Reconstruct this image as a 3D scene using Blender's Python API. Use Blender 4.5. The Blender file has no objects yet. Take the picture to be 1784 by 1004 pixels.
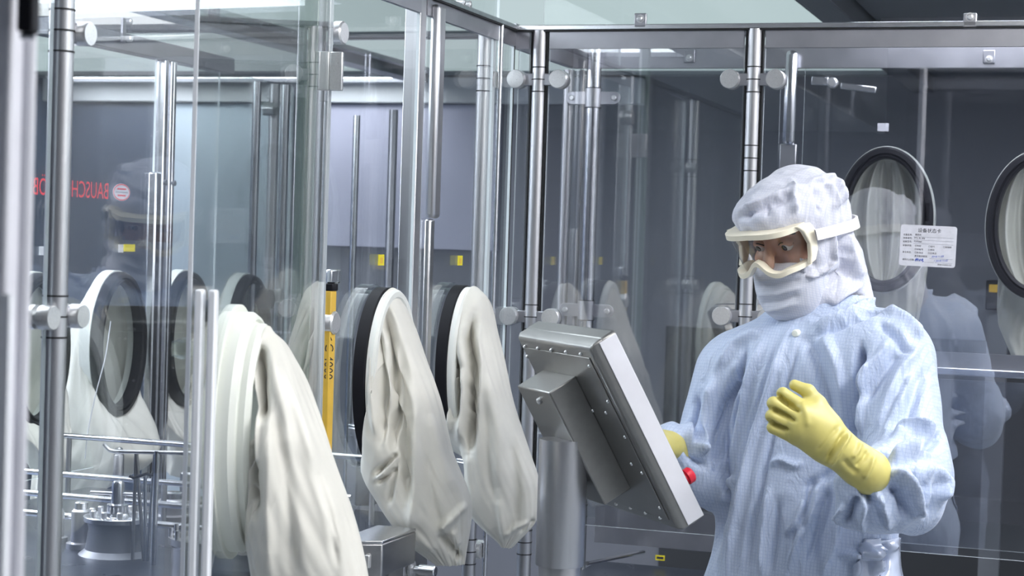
import bpy, bmesh, math, random
import numpy as np
from mathutils import Vector, Matrix, noise

R = math.radians
rng = random.Random(7)
sc = bpy.context.scene
col = sc.collection

# ------------------------------------------------------------------ camera model (pixels of the 1784x1004 frame)
FPX, CX, CY = 3150.0, 892.0, 502.0
ROLL, PITCH = R(1.8), R(1.41)
CAM = np.array([0.0, 0.0, 1.5])
_f = np.array([0, math.cos(PITCH), -math.sin(PITCH)])
_r0 = np.array([1.0, 0, 0]); _u0 = np.array([0, math.sin(PITCH), math.cos(PITCH)])
_r = _r0*math.cos(ROLL) + _u0*math.sin(ROLL)
_u = _u0*math.cos(ROLL) - _r0*math.sin(ROLL)

def ray(x, y): return _f + _r*((x-CX)/FPX) - _u*((y-CY)/FPX)
def P(x, y, D): return CAM + ray(x, y)*D
def proj(V):
    q = np.asarray(V) - CAM
    d = q @ _f
    return np.stack([CX + FPX*(q @ _r)/d, CY - FPX*(q @ _u)/d], -1)

# ------------------------------------------------------------------ the machine's own axes: A runs along the glove wall away from us, B along the rear wall to the right
ANG = R(18.7)
O = np.array([-0.012, 4.2, 0.0])
A = np.array([math.sin(ANG), math.cos(ANG), 0.0])
B = np.array([math.cos(ANG), -math.sin(ANG), 0.0])
Z = np.array([0, 0, 1.0])
def W(a, b, z): return O + A*a + B*b + Z*z
def toW(p):
    q = np.asarray(p) - O
    return float(q @ A), float(q @ B), float(p[2])
def on(x, y, a=None, b=None, z=None):
    d = ray(x, y)
    if a is not None: n, k = A, a + O @ A
    elif b is not None: n, k = B, b + O @ B
    else: n, k = Z, z
    t = (k - CAM @ n)/(d @ n)
    return CAM + d*t

# ------------------------------------------------------------------ mesh building
class MB:
    def __init__(s): s.v = []; s.f = []; s.m = []
    def add(s, vs, fs, mi=0):
        o = len(s.v)
        s.v.extend([tuple(map(float, v)) for v in vs])
        s.f.extend([tuple(i+o for i in f) for f in fs]); s.m.extend([mi]*len(fs))
        return s
    def box(s, c, ax, half, mi=0, skip_edge=None):
        c = np.asarray(c); x, y, z = [np.asarray(q)*h for q, h in zip(ax, half)]
        vs = [c+sx*x+sy*y+sz*z for sx in (-1, 1) for sy in (-1, 1) for sz in (-1, 1)]
        fs = [(0,1,3,2),(4,6,7,5),(0,4,5,1),(2,3,7,6),(0,2,6,4),(1,5,7,3)]
        s.add(vs, fs, mi)
        if skip_edge is not None:           # give the four narrow faces the edge material
            k = {0: (0, 1), 1: (2, 3), 2: (4, 5)}[skip_edge[0]]
            for i in range(6):
                if i not in k: s.m[-6+i] = skip_edge[1]
        return s
    def wbox(s, a0, a1, b0, b1, z0, z1, mi=0, skip_edge=None):
        return s.box(W((a0+a1)/2, (b0+b1)/2, (z0+z1)/2), (A, B, Z), (abs(a1-a0)/2, abs(b1-b0)/2, abs(z1-z0)/2), mi, skip_edge)
    def tube(s, pts, rad, n=20, mi=0, cap=True):
        pts = [np.asarray(p, float) for p in pts]
        if not hasattr(rad, '__len__'): rad = [rad]*len(pts)
        rings = []; prev = None
        for i, p in enumerate(pts):
            t = pts[min(i+1, len(pts)-1)] - pts[max(i-1, 0)]
            t = t/np.linalg.norm(t)
            if prev is None:
                h = Z if abs(t[2]) < .9 else np.array([1.0, 0, 0])
                u = np.cross(t, h)
            else: u = prev - t*(prev @ t)
            u = u/np.linalg.norm(u); prev = u; w = np.cross(t, u)
            rings.append([p + rad[i]*(math.cos(2*math.pi*k/n)*u + math.sin(2*math.pi*k/n)*w) for k in range(n)])
        vs = [q for r in rings for q in r]; fs = []
        for i in range(len(rings)-1):
            for k in range(n):
                k2 = (k+1) % n
                fs.append((i*n+k, i*n+k2, (i+1)*n+k2, (i+1)*n+k))
        if cap: fs.append(tuple(range(n))[::-1]); fs.append(tuple((len(rings)-1)*n+k for k in range(n)))
        return s.add(vs, fs, mi)
    def lathe(s, c, axis, prof, n=32, mi=0):      # prof: (distance along axis, radius)
        axis = np.asarray(axis, float); axis = axis/np.linalg.norm(axis)
        h = Z if abs(axis[2]) < .9 else np.array([1.0, 0, 0])
        u = np.cross(axis, h); u /= np.linalg.norm(u); w = np.cross(axis, u)
        c = np.asarray(c)
        vs = [c + axis*d + r*(math.cos(2*math.pi*k/n)*u + math.sin(2*math.pi*k/n)*w) for d, r in prof for k in range(n)]
        fs = []
        for i in range(len(prof)-1):
            for k in range(n):
                k2 = (k+1) % n
                fs.append((i*n+k, i*n+k2, (i+1)*n+k2, (i+1)*n+k))
        fs.append(tuple(range(n))[::-1]); fs.append(tuple((len(prof)-1)*n+k for k in range(n)))
        return s.add(vs, fs, mi)
    def prism(s, poly, ext, mi=0):
        poly = [np.asarray(p, float) for p in poly]; n = len(poly); ext = np.asarray(ext)
        vs = poly + [p+ext for p in poly]
        fs = [tuple(range(n))[::-1], tuple(range(n, 2*n))] + [(i, (i+1) % n, n+(i+1) % n, n+i) for i in range(n)]
        return s.add(vs, fs, mi)
    def ring(s, c, e1, e2, nrm, prof, n=72, mi=0):   # elliptical ring: e1,e2 = semi-axis vectors; prof = closed list of (inward metres, along normal)
        c = np.asarray(c); l1, l2 = np.linalg.norm(e1), np.linalg.norm(e2)
        u1, u2 = e1/l1, e2/l2; m = len(prof); vs = []; fs = []
        for k in range(n):
            t = 2*math.pi*k/n
            for inn, h in prof:
                vs.append(c + u1*(l1-inn)*math.cos(t) + u2*(l2-inn)*math.sin(t) + nrm*h)
        for k in range(n):
            k2 = (k+1) % n
            for j in range(m):
                j2 = (j+1) % m
                fs.append((k*m+j, k2*m+j, k2*m+j2, k*m+j2))
        return s.add(vs, fs, mi)
    def quadgrid(s, G, mi=0, wrap=False):
        G = np.asarray(G); nu, nv = G.shape[:2]; fs = []
        for i in range(nu-1):
            for j in range(nv if wrap else nv-1):
                j2 = (j+1) % nv
                fs.append((i*nv+j, i*nv+j2, (i+1)*nv+j2, (i+1)*nv+j))
        return s.add(G.reshape(-1, 3), fs, mi)

ORG = {}
def mesh_obj(name, mb, mats, parent=None, loc=None, smooth=35, bevel=0, recalc=True):
    if not isinstance(mats, (list, tuple)): mats = [mats]
    V = np.array(mb.v, dtype=float)
    if parent is not None: org = ORG[parent.name]
    elif loc is not None: org = np.asarray(loc, float)
    else: org = np.array([V[:, 0].mean(), V[:, 1].mean(), V[:, 2].min()])
    me = bpy.data.meshes.new(name)
    me.from_pydata((V-org).tolist(), [], mb.f)
    for m in mats: me.materials.append(m)
    if len(mats) > 1: me.polygons.foreach_set('material_index', mb.m)
    if recalc:
        bm = bmesh.new(); bm.from_mesh(me)
        bmesh.ops.recalc_face_normals(bm, faces=bm.faces[:])
        bm.to_mesh(me); bm.free()
    if smooth:
        me.polygons.foreach_set('use_smooth', [True]*len(me.polygons))
        me.set_sharp_from_angle(angle=R(smooth))
    o = bpy.data.objects.new(name, me); col.objects.link(o)
    if parent is not None: o.parent = parent
    else: o.location = org
    ORG[o.name] = org
    if bevel:
        b = o.modifiers.new('b', 'BEVEL'); b.width = bevel; b.segments = 2; b.limit_method = 'ANGLE'; b.angle_limit = R(40)
    return o
def tag(o, label, cat, group=None, kind=None):
    o['label'] = label; o['category'] = cat
    if group: o['group'] = group
    if kind: o['kind'] = kind
    return o
def thing(name, loc, label, cat, group=None):
    o = bpy.data.objects.new(name, None); col.objects.link(o)
    o.location = [float(v) for v in loc]; o.empty_display_size = .05
    ORG[o.name] = np.asarray(loc, float)
    return tag(o, label, cat, group)
def struct(name, mb, mats, **k):
    o = mesh_obj(name, mb, mats, **k); o['kind'] = 'structure'; return o

# ------------------------------------------------------------------ materials
def newmat(name):
    m = bpy.data.materials.new(name); m.use_nodes = True
    nt = m.node_tree; nt.nodes.clear()
    out = nt.nodes.new('ShaderNodeOutputMaterial')
    return m, nt, out
def nd(nt, t, **k):
    n = nt.nodes.new(t)
    for a, v in k.items(): setattr(n, a, v)
    return n
def principled(name, colr, rough=.5, metal=0, noise_amt=0, noise_scale=30, stretch=(1, 1, 1), bump=0, bump_scale=200, spec=.5, coat=0, sheen=0, trans=0, sss=0, em=None):
    m, nt, out = newmat(name)
    b = nd(nt, 'ShaderNodeBsdfPrincipled')
    b.inputs['Base Color'].default_value = (*colr, 1); b.inputs['Roughness'].default_value = rough
    b.inputs['Metallic'].default_value = metal; b.inputs['Specular IOR Level'].default_value = spec
    b.inputs['Coat Weight'].default_value = coat; b.inputs['Sheen Weight'].default_value = sheen
    b.inputs['Transmission Weight'].default_value = trans
    b.inputs['Subsurface Weight'].default_value = sss; b.inputs['Subsurface Scale'].default_value = .015
    if em: b.inputs['Emission Color'].default_value = (*em[0], 1); b.inputs['Emission Strength'].default_value = em[1]
    nt.links.new(b.outputs[0], out.inputs[0])
    tc = nd(nt, 'ShaderNodeTexCoord'); mp = nd(nt, 'ShaderNodeMapping'); mp.inputs['Scale'].default_value = stretch
    nt.links.new(tc.outputs['Object'], mp.inputs[0])
    if noise_amt:
        n = nd(nt, 'ShaderNodeTexNoise'); n.inputs['Scale'].default_value = noise_scale; n.inputs['Detail'].default_value = 4
        nt.links.new(mp.outputs[0], n.inputs['Vector'])
        mr = nd(nt, 'ShaderNodeMapRange'); mr.inputs['To Min'].default_value = max(.02, rough-noise_amt); mr.inputs['To Max'].default_value = rough+noise_amt
        nt.links.new(n.outputs['Fac'], mr.inputs['Value']); nt.links.new(mr.outputs[0], b.inputs['Roughness'])
        mx = nd(nt, 'ShaderNodeMix', data_type='RGBA'); mx.blend_type = 'MULTIPLY'; mx.inputs['Factor'].default_value = .25
        mx.inputs['A'].default_value = (*colr, 1); nt.links.new(n.outputs['Fac'], mx.inputs['B']); nt.links.new(mx.outputs['Result'], b.inputs['Base Color'])
    if bump:
        n2 = nd(nt, 'ShaderNodeTexNoise'); n2.inputs['Scale'].default_value = bump_scale; n2.inputs['Detail'].default_value = 3
        nt.links.new(mp.outputs[0], n2.inputs['Vector'])
        bp = nd(nt, 'ShaderNodeBump'); bp.inputs['Strength'].default_value = bump; bp.inputs['Distance'].default_value = .002
        nt.links.new(n2.outputs['Fac'], bp.inputs['Height']); nt.links.new(bp.outputs[0], b.inputs['Normal'])
    return m
def emission(name, colr, s):
    m, nt, out = newmat(name); e = nd(nt, 'ShaderNodeEmission')
    e.inputs[0].default_value = (*colr, 1); e.inputs[1].default_value = s
    nt.links.new(e.outputs[0], out.inputs[0]); return m
def glassmat(name, tint, r0=.06, gain=1.0, rough=0.0):
    m, nt, out = newmat(name)
    tr = nd(nt, 'ShaderNodeBsdfTransparent'); tr.inputs[0].default_value = (*tint, 1)
    gl = nd(nt, 'ShaderNodeBsdfGlossy'); gl.inputs['Roughness'].default_value = rough
    lw = nd(nt, 'ShaderNodeLayerWeight'); lw.inputs['Blend'].default_value = .5
    pw = nd(nt, 'ShaderNodeMath', operation='POWER'); pw.inputs[1].default_value = 4.0
    nt.links.new(lw.outputs['Facing'], pw.inputs[0])
    ma = nd(nt, 'ShaderNodeMath', operation='MULTIPLY_ADD'); ma.inputs[1].default_value = (1-r0)*gain; ma.inputs[2].default_value = r0
    nt.links.new(pw.outputs[0], ma.inputs[0])
    mx = nd(nt, 'ShaderNodeMixShader')
    nt.links.new(ma.outputs[0], mx.inputs[0]); nt.links.new(tr.outputs[0], mx.inputs[1]); nt.links.new(gl.outputs[0], mx.inputs[2])
    nt.links.new(mx.outputs[0], out.inputs[0]); return m
def weave(name, c1, c2, pitch, rough=.6, ax=(1, 0, 0), strength=.35, sheen=.2, wr=.5, spec=.35):
    """thin woven cleanroom cloth: fine square conductive grid plus soft crumple"""
    m, nt, out = newmat(name)
    b = nd(nt, 'ShaderNodeBsdfPrincipled'); b.inputs['Roughness'].default_value = rough
    b.inputs['Sheen Weight'].default_value = sheen; b.inputs['Specular IOR Level'].default_value = spec
    tc = nd(nt, 'ShaderNodeTexCoord')
    def lines(vec):
        dt = nd(nt, 'ShaderNodeVectorMath', operation='DOT_PRODUCT'); dt.inputs[1].default_value = vec
        nt.links.new(tc.outputs['Object'], dt.inputs[0])
        mu = nd(nt, 'ShaderNodeMath', operation='MULTIPLY'); mu.inputs[1].default_value = 1/pitch
        nt.links.new(dt.outputs['Value'], mu.inputs[0])
        fr = nd(nt, 'ShaderNodeMath', operation='FRACT'); nt.links.new(mu.outputs[0], fr.inputs[0])
        lt = nd(nt, 'ShaderNodeMath', operation='LESS_THAN'); lt.inputs[1].default_value = .22
        nt.links.new(fr.outputs[0], lt.inputs[0]); return lt
    l1, l2 = lines(ax), lines((.12, .1, .98))
    mx = nd(nt, 'ShaderNodeMath', operation='MAXIMUM'); nt.links.new(l1.outputs[0], mx.inputs[0]); nt.links.new(l2.outputs[0], mx.inputs[1])
    cm = nd(nt, 'ShaderNodeMix', data_type='RGBA'); cm.inputs['A'].default_value = (*c1, 1); cm.inputs['B'].default_value = (*c2, 1)
    nt.links.new(mx.outputs[0], cm.inputs['Factor']); nt.links.new(cm.outputs['Result'], b.inputs['Base Color'])
    n = nd(nt, 'ShaderNodeTexNoise'); n.inputs['Scale'].default_value = 22; n.inputs['Detail'].default_value = 5; n.inputs['Distortion'].default_value = 1.2
    mp = nd(nt, 'ShaderNodeMapping'); mp.inputs['Scale'].default_value = (1.6, 1.6, .6)
    nt.links.new(tc.outputs['Object'], mp.inputs[0]); nt.links.new(mp.outputs[0], n.inputs['Vector'])
    n3 = nd(nt, 'ShaderNodeTexNoise'); n3.inputs['Scale'].default_value = 9; n3.inputs['Detail'].default_value = 6; n3.noise_type = 'RIDGED_MULTIFRACTAL'
    nt.links.new(mp.outputs[0], n3.inputs['Vector'])
    bp = nd(nt, 'ShaderNodeBump'); bp.inputs['Strength'].default_value = wr; bp.inputs['Distance'].default_value = .012
    nt.links.new(n.outputs['Fac'], bp.inputs['Height'])
    bp3 = nd(nt, 'ShaderNodeBump'); bp3.inputs['Strength'].default_value = wr*.6; bp3.inputs['Distance'].default_value = .006
    nt.links.new(n3.outputs['Fac'], bp3.inputs['Height']); nt.links.new(bp.outputs[0], bp3.inputs['Normal'])
    bp2 = nd(nt, 'ShaderNodeBump'); bp2.inputs['Strength'].default_value = strength; bp2.inputs['Distance'].default_value = .0006
    nt.links.new(mx.outputs[0], bp2.inputs['Height']); nt.links.new(bp3.outputs[0], bp2.inputs['Normal'])
    nt.links.new(bp2.outputs[0], b.inputs['Normal'])
    nt.links.new(b.outputs[0], out.inputs[0]); return m

M = dict(
    steel=principled('brushed_steel', (.62, .62, .645), .37, 1, .08, 40, (1, 1, .04)),
    steel_sheet=principled('steel_sheet', (.50, .50, .54), .38, 1, .08, 18, (1, 1, 1)),
    glassm=glassmat('mirror_bright_glass', (.95, .955, .97), .17),
    glassn=glassmat('near_reflective_glass', (.97, .975, .985), .13, .75),
    bench=principled('bench_steel', (.10, .115, .155), .30, .9, .08, 12),
    term_steel=principled('terminal_steel', (.35, .345, .335), .40, 1, .06, 60, (1, .08, 1)),
    steel_plate=principled('steel_plate', (.52, .52, .53), .33, 1, .07, 60, (1, .08, 1)),
    steel_bright=principled('bright_steel', (.78, .79, .82), .22, 1, .05, 60),
    steel_knob=principled('turned_steel', (.80, .80, .81), .30, .75, .06, 300),
    dark_steel=principled('dark_beam_steel', (.24, .25, .28), .45, .6, .05, 10),
    rubber=principled('black_rubber', (.012, .012, .016), .5, 0, .05, 40, spec=.15),
    gap=principled('seal_black', (.01, .01, .012), .6),
    ringw=principled('white_plastic', (.74, .75, .72), .38, 0, 0, 30),
    milky=principled('milky_plastic', (.78, .80, .74), .35, 0, 0, 30),
    sleeve=principled('rubber_sleeve', (.80, .78, .715), .45, 0, .05, 12, bump=.08, bump_scale=60, sheen=.1),
    yellow=principled('yellow_paint', (.80, .50, .06), .45, 0, .03, 40),
    ylabel=principled('yellow_label', (.85, .72, .03), .5, 0, .03, 60),
    wlabel=principled('white_label', (.72, .72, .78), .5, 0, .03, 60),
    ink=principled('black_ink', (.03, .03, .04), .6), blueink=principled('blue_ink', (.05, .12, .55), .6),
    red=principled('red_print', (.75, .06, .08), .5), redbtn=principled('red_plastic', (.75, .02, .05), .3),
    greytext=principled('grey_print', (.35, .36, .4), .6),
    glass=glassmat('clear_glass', (.965, .98, .98), .045),
    glassr=glassmat('reflective_glass', (.94, .95, .965), .10),
    acrylic=glassmat('clear_acrylic', (.97, .985, .98), .035),
    edge=principled('glass_edge', (.74, .80, .83), .15, 0, 0, spec=.8),
    edgeg=principled('green_glass_edge', (.25, .33, .30), .12, 0, .03, 30, spec=.8),
    edgew=principled('polished_edge', (.86, .88, .93), .2, spec=.8),
    wallgrey=principled('grey_wall_panel', (.235, .24, .28), .55, 0, .04, 3),
    wallpale=principled('pale_blue_panel', (.76, .87, .98), .5, 0, .04, 3),
    walllav=principled('lavender_panel', (.56, .56, .70), .5, 0, .04, 3),
    wallmid=principled('mid_grey_wall', (.40, .41, .45), .6, 0, .04, 3),
    lav=principled('glare_pale_steel', (.80, .80, .87), .35, 0, .04, 12),  # steel coloured pale to stand for the light it reflects
    wallblue=principled('blue_grey_panel', (.095, .12, .185), .5, 0, .04, 3),
    walldark=principled('dark_wall_panel', (.05, .052, .06), .5, 0, .04, 3),
    wallwhite=principled('white_wall_panel', (.75, .77, .8), .6, 0, .04, 3),
    floor=principled('epoxy_floor', (.30, .33, .36), .3, 0, .06, 4),
    ceil=principled('ceiling_paint', (.7, .72, .74), .7, 0, .03, 4),
)
# ------------------------------------------------------------------ camera object
cd = bpy.data.cameras.new('camera'); cam = bpy.data.objects.new('camera', cd); col.objects.link(cam)
cd.sensor_width = 36; cd.lens = FPX/1784*36; cd.clip_start = .05; cd.clip_end = 60
Mx = Matrix.Identity(4)
for i in range(3):
    Mx[i][0] = _r[i]; Mx[i][1] = _u[i]; Mx[i][2] = -_f[i]; Mx[i][3] = CAM[i]
cam.matrix_world = Mx
cd.dof.use_dof = True; cd.dof.focus_distance = 3.4; cd.dof.aperture_fstop = 9
sc.camera = cam

# ------------------------------------------------------------------ room shell
A0, A1, B0, B1, HC, HL = -6.6, 3.3, -3.4, 2.9, 2.75, 2.2
struct('floor', MB().wbox(A0-.1, A1+.1, B0-.1, B1+.1, -.1, 0), M['floor'])
cb = MB().wbox(A0-.1, 0, .02, B1+.1, HC, HC+.1)
cb.wbox(A0-.1, A1+.1, B0-.1, .02, HL+.01, HL+.11); cb.wbox(0, A1+.1, .02, B1+.1, HL+.01, HL+.11)
cb.wbox(A0-.1, 0, -.02, .02, HL, HC); cb.wbox(-.02, .02, .02, B1+.1, HL, HC)
struct('ceiling', cb, M['ceil'], smooth=0)
struct('wall_back', MB().wbox(A1, A1+.1, B0-.1, B1+.1, 0, HL+.1), M['wallgrey'])
struct('wall_left', MB().wbox(A0-.1, A1, B0-.1, B0, 0, HL+.1), M['wallblue'])
struct('wall_right', MB().wbox(A0, A1, B1, B1+.1, 0, HC+.1), M['wallwhite'])
struct('wall_front', MB().wbox(A0-.1, A0, B0, B1, 0, HC+.1), M['wallgrey'])
# pale duct band and blue-grey lower panels on the far wall
struct('trim_1', MB().wbox(A1-.06, A1, B0, -.55, 2.09, HL), M['wallwhite'], bevel=.004)
bs_ = toW(on(285, 300, a=A1))[1]
struct('trim_2', MB().wbox(A1-.02, A1, -3.38, bs_, 0, 2.085), M['wallblue'])
bt_, bu_, zl_ = toW(on(560, 300, a=A1))[1], toW(on(872, 300, a=A1))[1], on(640, 430, a=A1)[2]
struct('trim_4', MB().wbox(A1-.02, A1, bs_+.006, bt_-.004, 0, 2.085), M['wallpale'])
struct('trim_5', MB().wbox(A1-.02, A1, bt_, bu_, zl_, 2.085), M['walllav'])
struct('trim_3', MB().wbox(A1-.03, A1, -.42, B1, 0, 1.18), M['walldark'])

# ------------------------------------------------------------------ ceiling lights
DIFF = emission('lit_diffuser', (.98, .99, 1.0), 6.0)
KEY = emission('lit_key_diffuser', (1.0, .99, .97), 17.0)
TEAL = emission('lit_teal_diffuser', (.66, .80, .83), .62)
TEALB = emission('lit_white_diffuser', (.86, .91, .95), .85)
STRONG = emission('fill_machine_diffuser', (.86, .93, 1.0), 4.5)
STRONGB = emission('fill_rear_diffuser', (.86, .90, 1.0), 8.0)
def ceiling_light(a0, a1, b0, b1, z, mat, label, group=None):
    t = thing('ceiling_light', W((a0+a1)/2, (b0+b1)/2, z-.02), label, 'ceiling light', group)
    f = .03; fr = MB()
    fr.wbox(a0-f, a1+f, b0-f, b0, z-.03, z); fr.wbox(a0-f, a1+f, b1, b1+f, z-.03, z)
    fr.wbox(a0-f, a0, b0, b1, z-.03, z); fr.wbox(a1, a1+f, b0, b1, z-.03, z)
    mesh_obj('frame', fr, M['dark_steel'], t)
    mesh_obj('diffuser', MB().wbox(a0, a1, b0, b1, z-.014, z-.004), mat, t)
ceiling_light(-3.1, -1.7, .85, 1.45, HC, DIFF, 'white ceiling light above the camera side of the operator aisle')
ceiling_light(-2.3, -.4, 2.0, 2.6, HC, KEY, 'unseen long ceiling light washing the wall to the right of the operator')  # unseen light on the key side, set to wash the right wall for reflections
ceiling_light(-2.2, -.1, -.9, -.12, HL, STRONG, 'unseen added light panel above the left glove enclosure, lighting the sleeves')  # added out of view to light the sleeves from above and behind
ceiling_light(.15, 1.55, -1.28, .5, HL, TEAL, 'teal lit canopy panel above the glass corner')
ceiling_light(1.65, 2.84, -1.28, .5, HL, TEAL, 'teal lit canopy panel behind the dark diagonal beam')
ceiling_light(.42, 1.3, -3.2, -1.48, HL, TEALB, 'whitish lit canopy panel over the far left aisle')
ceiling_light(-2.0, .3, -3.2, -1.48, HL, emission('fill_aisle_diffuser', (.86, .92, 1.0), 11.0), 'unseen added light panel over the far left aisle, brightening the far wall')  # added out of view to brighten the far left wall
ceiling_light(1.42, 2.84, -3.2, -1.48, HL, TEAL, 'teal lit canopy panel over the far left wall')
ceiling_light(2.95, 3.15, -3.2, -1.5, HL, emission('wall_wash_diffuser', (.9, .95, 1.0), 9.0), 'added light strip washing the far left wall from above')  # wall wash added to brighten the panels, lined up with the white band
def beam(a0, a1, b0, b1, z0, z1, label):
    o = mesh_obj('canopy_beam', MB().wbox(a0, a1, b0, b1, z0, z1), M['dark_steel'], bevel=.003)
    return tag(o, label, 'beam')
ceiling_light(0.08, .68, .75, 2.4, HL-.015, STRONGB, 'unseen added light panel above the rear enclosure, lighting the back of the operator')  # added out of view so the operator's back shows in the glass reflections
beam(.03, 3.25, .545, .625, HL-.06, HL+.01, 'dark diagonal canopy beam above the right glass')
beam(-2.2, 2.86, -1.42, -1.34, HL-.06, HL+.01, 'dark canopy beam running behind the left glass enclosure')
o = mesh_obj('canopy_blank', MB().wbox(.05, 3.2, .64, B1-.02, HL-.012, HL+.01), M['dark_steel']); tag(o, 'dark blank canopy panel above the right ports', 'ceiling panel')
o = mesh_obj('canopy_bar', MB().wbox(1.35, 1.39, .66, B1-.05, HL-.05, HL-.012), M['steel_sheet']); tag(o, 'grey bar across the dark canopy panel', 'bar')

# ------------------------------------------------------------------ glass wall helpers
ZR = 1.992                                      # top rail height
TH = .006
def pane(name, p, q, z0, z1, label, mat='glass', edge='edge', th=TH, cat='glass panel', group=None):
    """upright sheet of glass between ground points p and q"""
    p = np.array([p[0], p[1], 0.]); q = np.array([q[0], q[1], 0.])
    d = q-p; L = np.linalg.norm(d); d /= L; n = np.array([d[1], -d[0], 0])
    mb = MB().box((p+q)/2+Z*(z0+z1)/2, (d, n, Z), (L/2, th/2, (z1-z0)/2), 0, (1, 1))
    o = mesh_obj(name, mb, [M[mat], M[edge]], smooth=0)
    return tag(o, label, cat, group) if label else o

def clamp(post, c, dirs, z, nrm, r=.016, reach=.042, kr=.021, back=False):
    """collar on a post at height z with an arm and a knob clamping the glass on each side in dirs"""
    c = np.array([c[0], c[1], z])
    mb = MB()
    for dz in (-.028, 0.0, .028): mesh_obj('collar_seam', MB().lathe(c+Z*(dz-.0012), Z, [(0, r+.0005), (0, r+.0012), (.0024, r+.0012), (.0024, r+.0005)], 28), M['gap'], post)
    for d in dirs:
        e = c + d*reach
        m = MB().box((c+d*r*.6 + e)/2 + nrm*.004, (d, nrm, Z), (np.linalg.norm(e-c-d*r*.6)/2, .004, .014))
        mesh_obj('clamp_arm', m, M['steel_sheet'], post, bevel=.002)
        k = MB()
        k.lathe(e - nrm*.012, nrm, [(0, kr*.95), (.001, kr), (.008, kr), (.008, kr*.6), (.016, kr*.6), (.016, kr), (.032, kr), (.0345, kr*.93), (.0345, 0.0005)], 40)
        mesh_obj('clamp_knob', k, M['steel_knob'], post)

def bracket_plate(post, c, z, along, nrm, r=.017, L=.062):
    """flat oval strap bolted round a post, seen from the side of its two screws"""
    c = np.array([c[0], c[1], z]); m = MB(); n = 14; h = .0165
    poly = [c + along*(L*s + h*math.cos(t)*s) + Z*h*math.sin(t) - nrm*.004 for s, ts in ((1, np.linspace(-math.pi/2, math.pi/2, n)), (-1, np.linspace(math.pi/2, -math.pi/2, n))) for t in ts]
    m.prism(poly, nrm*.008)
    mesh_obj('strap', m, M['steel_sheet'], post, bevel=.001)
    m = MB().lathe(c-Z*.024, Z, [(0, r+.001), (0, r+.003), (.048, r+.003), (.048, r+.001)], 30)
    mesh_obj('collar', m, M['steel'], post)
    for s in (-1, 1): mesh_obj('screw', MB().lathe(c+along*s*L-nrm*.004, nrm, [(0, .007), (.012, .007), (.014, .005), (.014, .0003)], 16), M['steel_knob'], post)
    for dz in (-.026, .0245): mesh_obj('collar_seam', MB().lathe(c+Z*dz, Z, [(0, r+.0005), (0, r+.002), (.002, r+.002), (.002, r+.0005)], 28), M['gap'], post)

def round_post(c, label, r=.016, z0=0.0, z1=ZR, mat='steel', group=None, seams=()):
    t = thing('support_post', (c[0], c[1], z0), label, 'post', group)
    mesh_obj('tube', MB().tube([(c[0], c[1], z0), (c[0], c[1], z1)], r, 36), M[mat], t)
    if seams:
        mb = MB()
        for z in seams: mb.lathe((c[0], c[1], z), Z, [(0, r+.0003), (0, r+.0012), (.0022, r+.0012), (.0022, r+.0003)], 28)
        mesh_obj('collar_seam', mb, M['gap'], t)
    return t

# ------------------------------------------------------------------ LEFT GLOVE WALL (plane b = 0)
def lw(x, y=500, b=0.0): p = on(x, y, b=b); return p
pA, pB, pC, pD = [lw(x) for x in (101, 550, 722, 846)]
aA, aB, aC, aD = [toW(p)[0] for p in (pA, pB, pC, pD)]
zc_hi_A = on(104, 52, b=0)[2]; zc_lo_A = on(97, 552, b=0)[2]
ZL = .93                                        # bench height inside the left enclosure

post = round_post(W(aA, -.004, 0), 'front round steel post at the near end of the left glove wall', r=.0165)
for z, ds in ((zc_hi_A, [A]), (zc_lo_A, [A, -A])): clamp(post, W(aA, -.004, 0), ds, z, B, r=.0165, reach=.036, kr=.0165)
# square post carrying the swung-open glove door
t = thing('support_post', W(aB, 0, 0), 'bright square steel post carrying the hinge of the open glove door', 'post')
mesh_obj('box_section', MB().wbox(aB-.034, aB+.012, -.034, .0, 0, ZR), M['steel'], t, bevel=.003)
mesh_obj('edge_bead', MB().tube([W(aB+.014, .004, 0), W(aB+.014, .004, ZR)], .006, 16), M['steel_bright'], t)
for z in (on(580, 57, b=0)[2], on(568, 562, b=0)[2]):
    e = W(aB+.047, .0, z)
    mesh_obj('clamp_knob', MB().lathe(e-B*.012, B, [(0, .020), (.001, .021), (.008, .021), (.008, .013), (.016, .013), (.016, .021), (.030, .021), (.033, .018), (.033, .0005)], 36), M['steel_knob'], t)
    mesh_obj('clamp_arm', MB().wbox(aB+.01, aB+.045, .0, .006, z-.012, z+.012), M['steel_sheet'], t, bevel=.002)
# flat post with the two sliding grips
t = thing('support_post', W(aC, 0, 0), 'flat steel post with two long grip channels between the black-ringed ports', 'post')
mesh_obj('flat_bar', MB().wbox(aC-.02, aC+.012, -.03, .004, 0, ZR), M['steel'], t, bevel=.002)
zg = on(740, 380, b=0)[2]; a1 = toW(on(746, 300, b=.0))[0]
m = MB().wbox(a1-.017, a1+.024, .0, .022, zg, ZR-.01)
mesh_obj('grip_channel', m, M['steel'], t, bevel=.008)
mesh_obj('grip_channel', MB().wbox(a1-.014, a1+.012, .0, .014, 0.9, zg-.002), M['steel_plate'], t, bevel=.004)
# far post beside the corner
post = round_post(W(aD, -.02, 0), 'round steel post at the corner end of the left glove wall', r=.0155)
mesh_obj('edge_bead', MB().tube([W(aD+.03, .008, .0), W(aD+.03, .008, ZR)], .0055, 14), M['steel_bright'], post)
for z in (on(850, 135, b=0)[2], on(860, 545, b=0)[2], on(832, 962, b=0)[2]):
    clamp(post, W(aD, -.02, 0), [A*.9, -A*.0 + A*2.2], z, B, r=.0155, reach=.022, kr=.0195)

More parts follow.
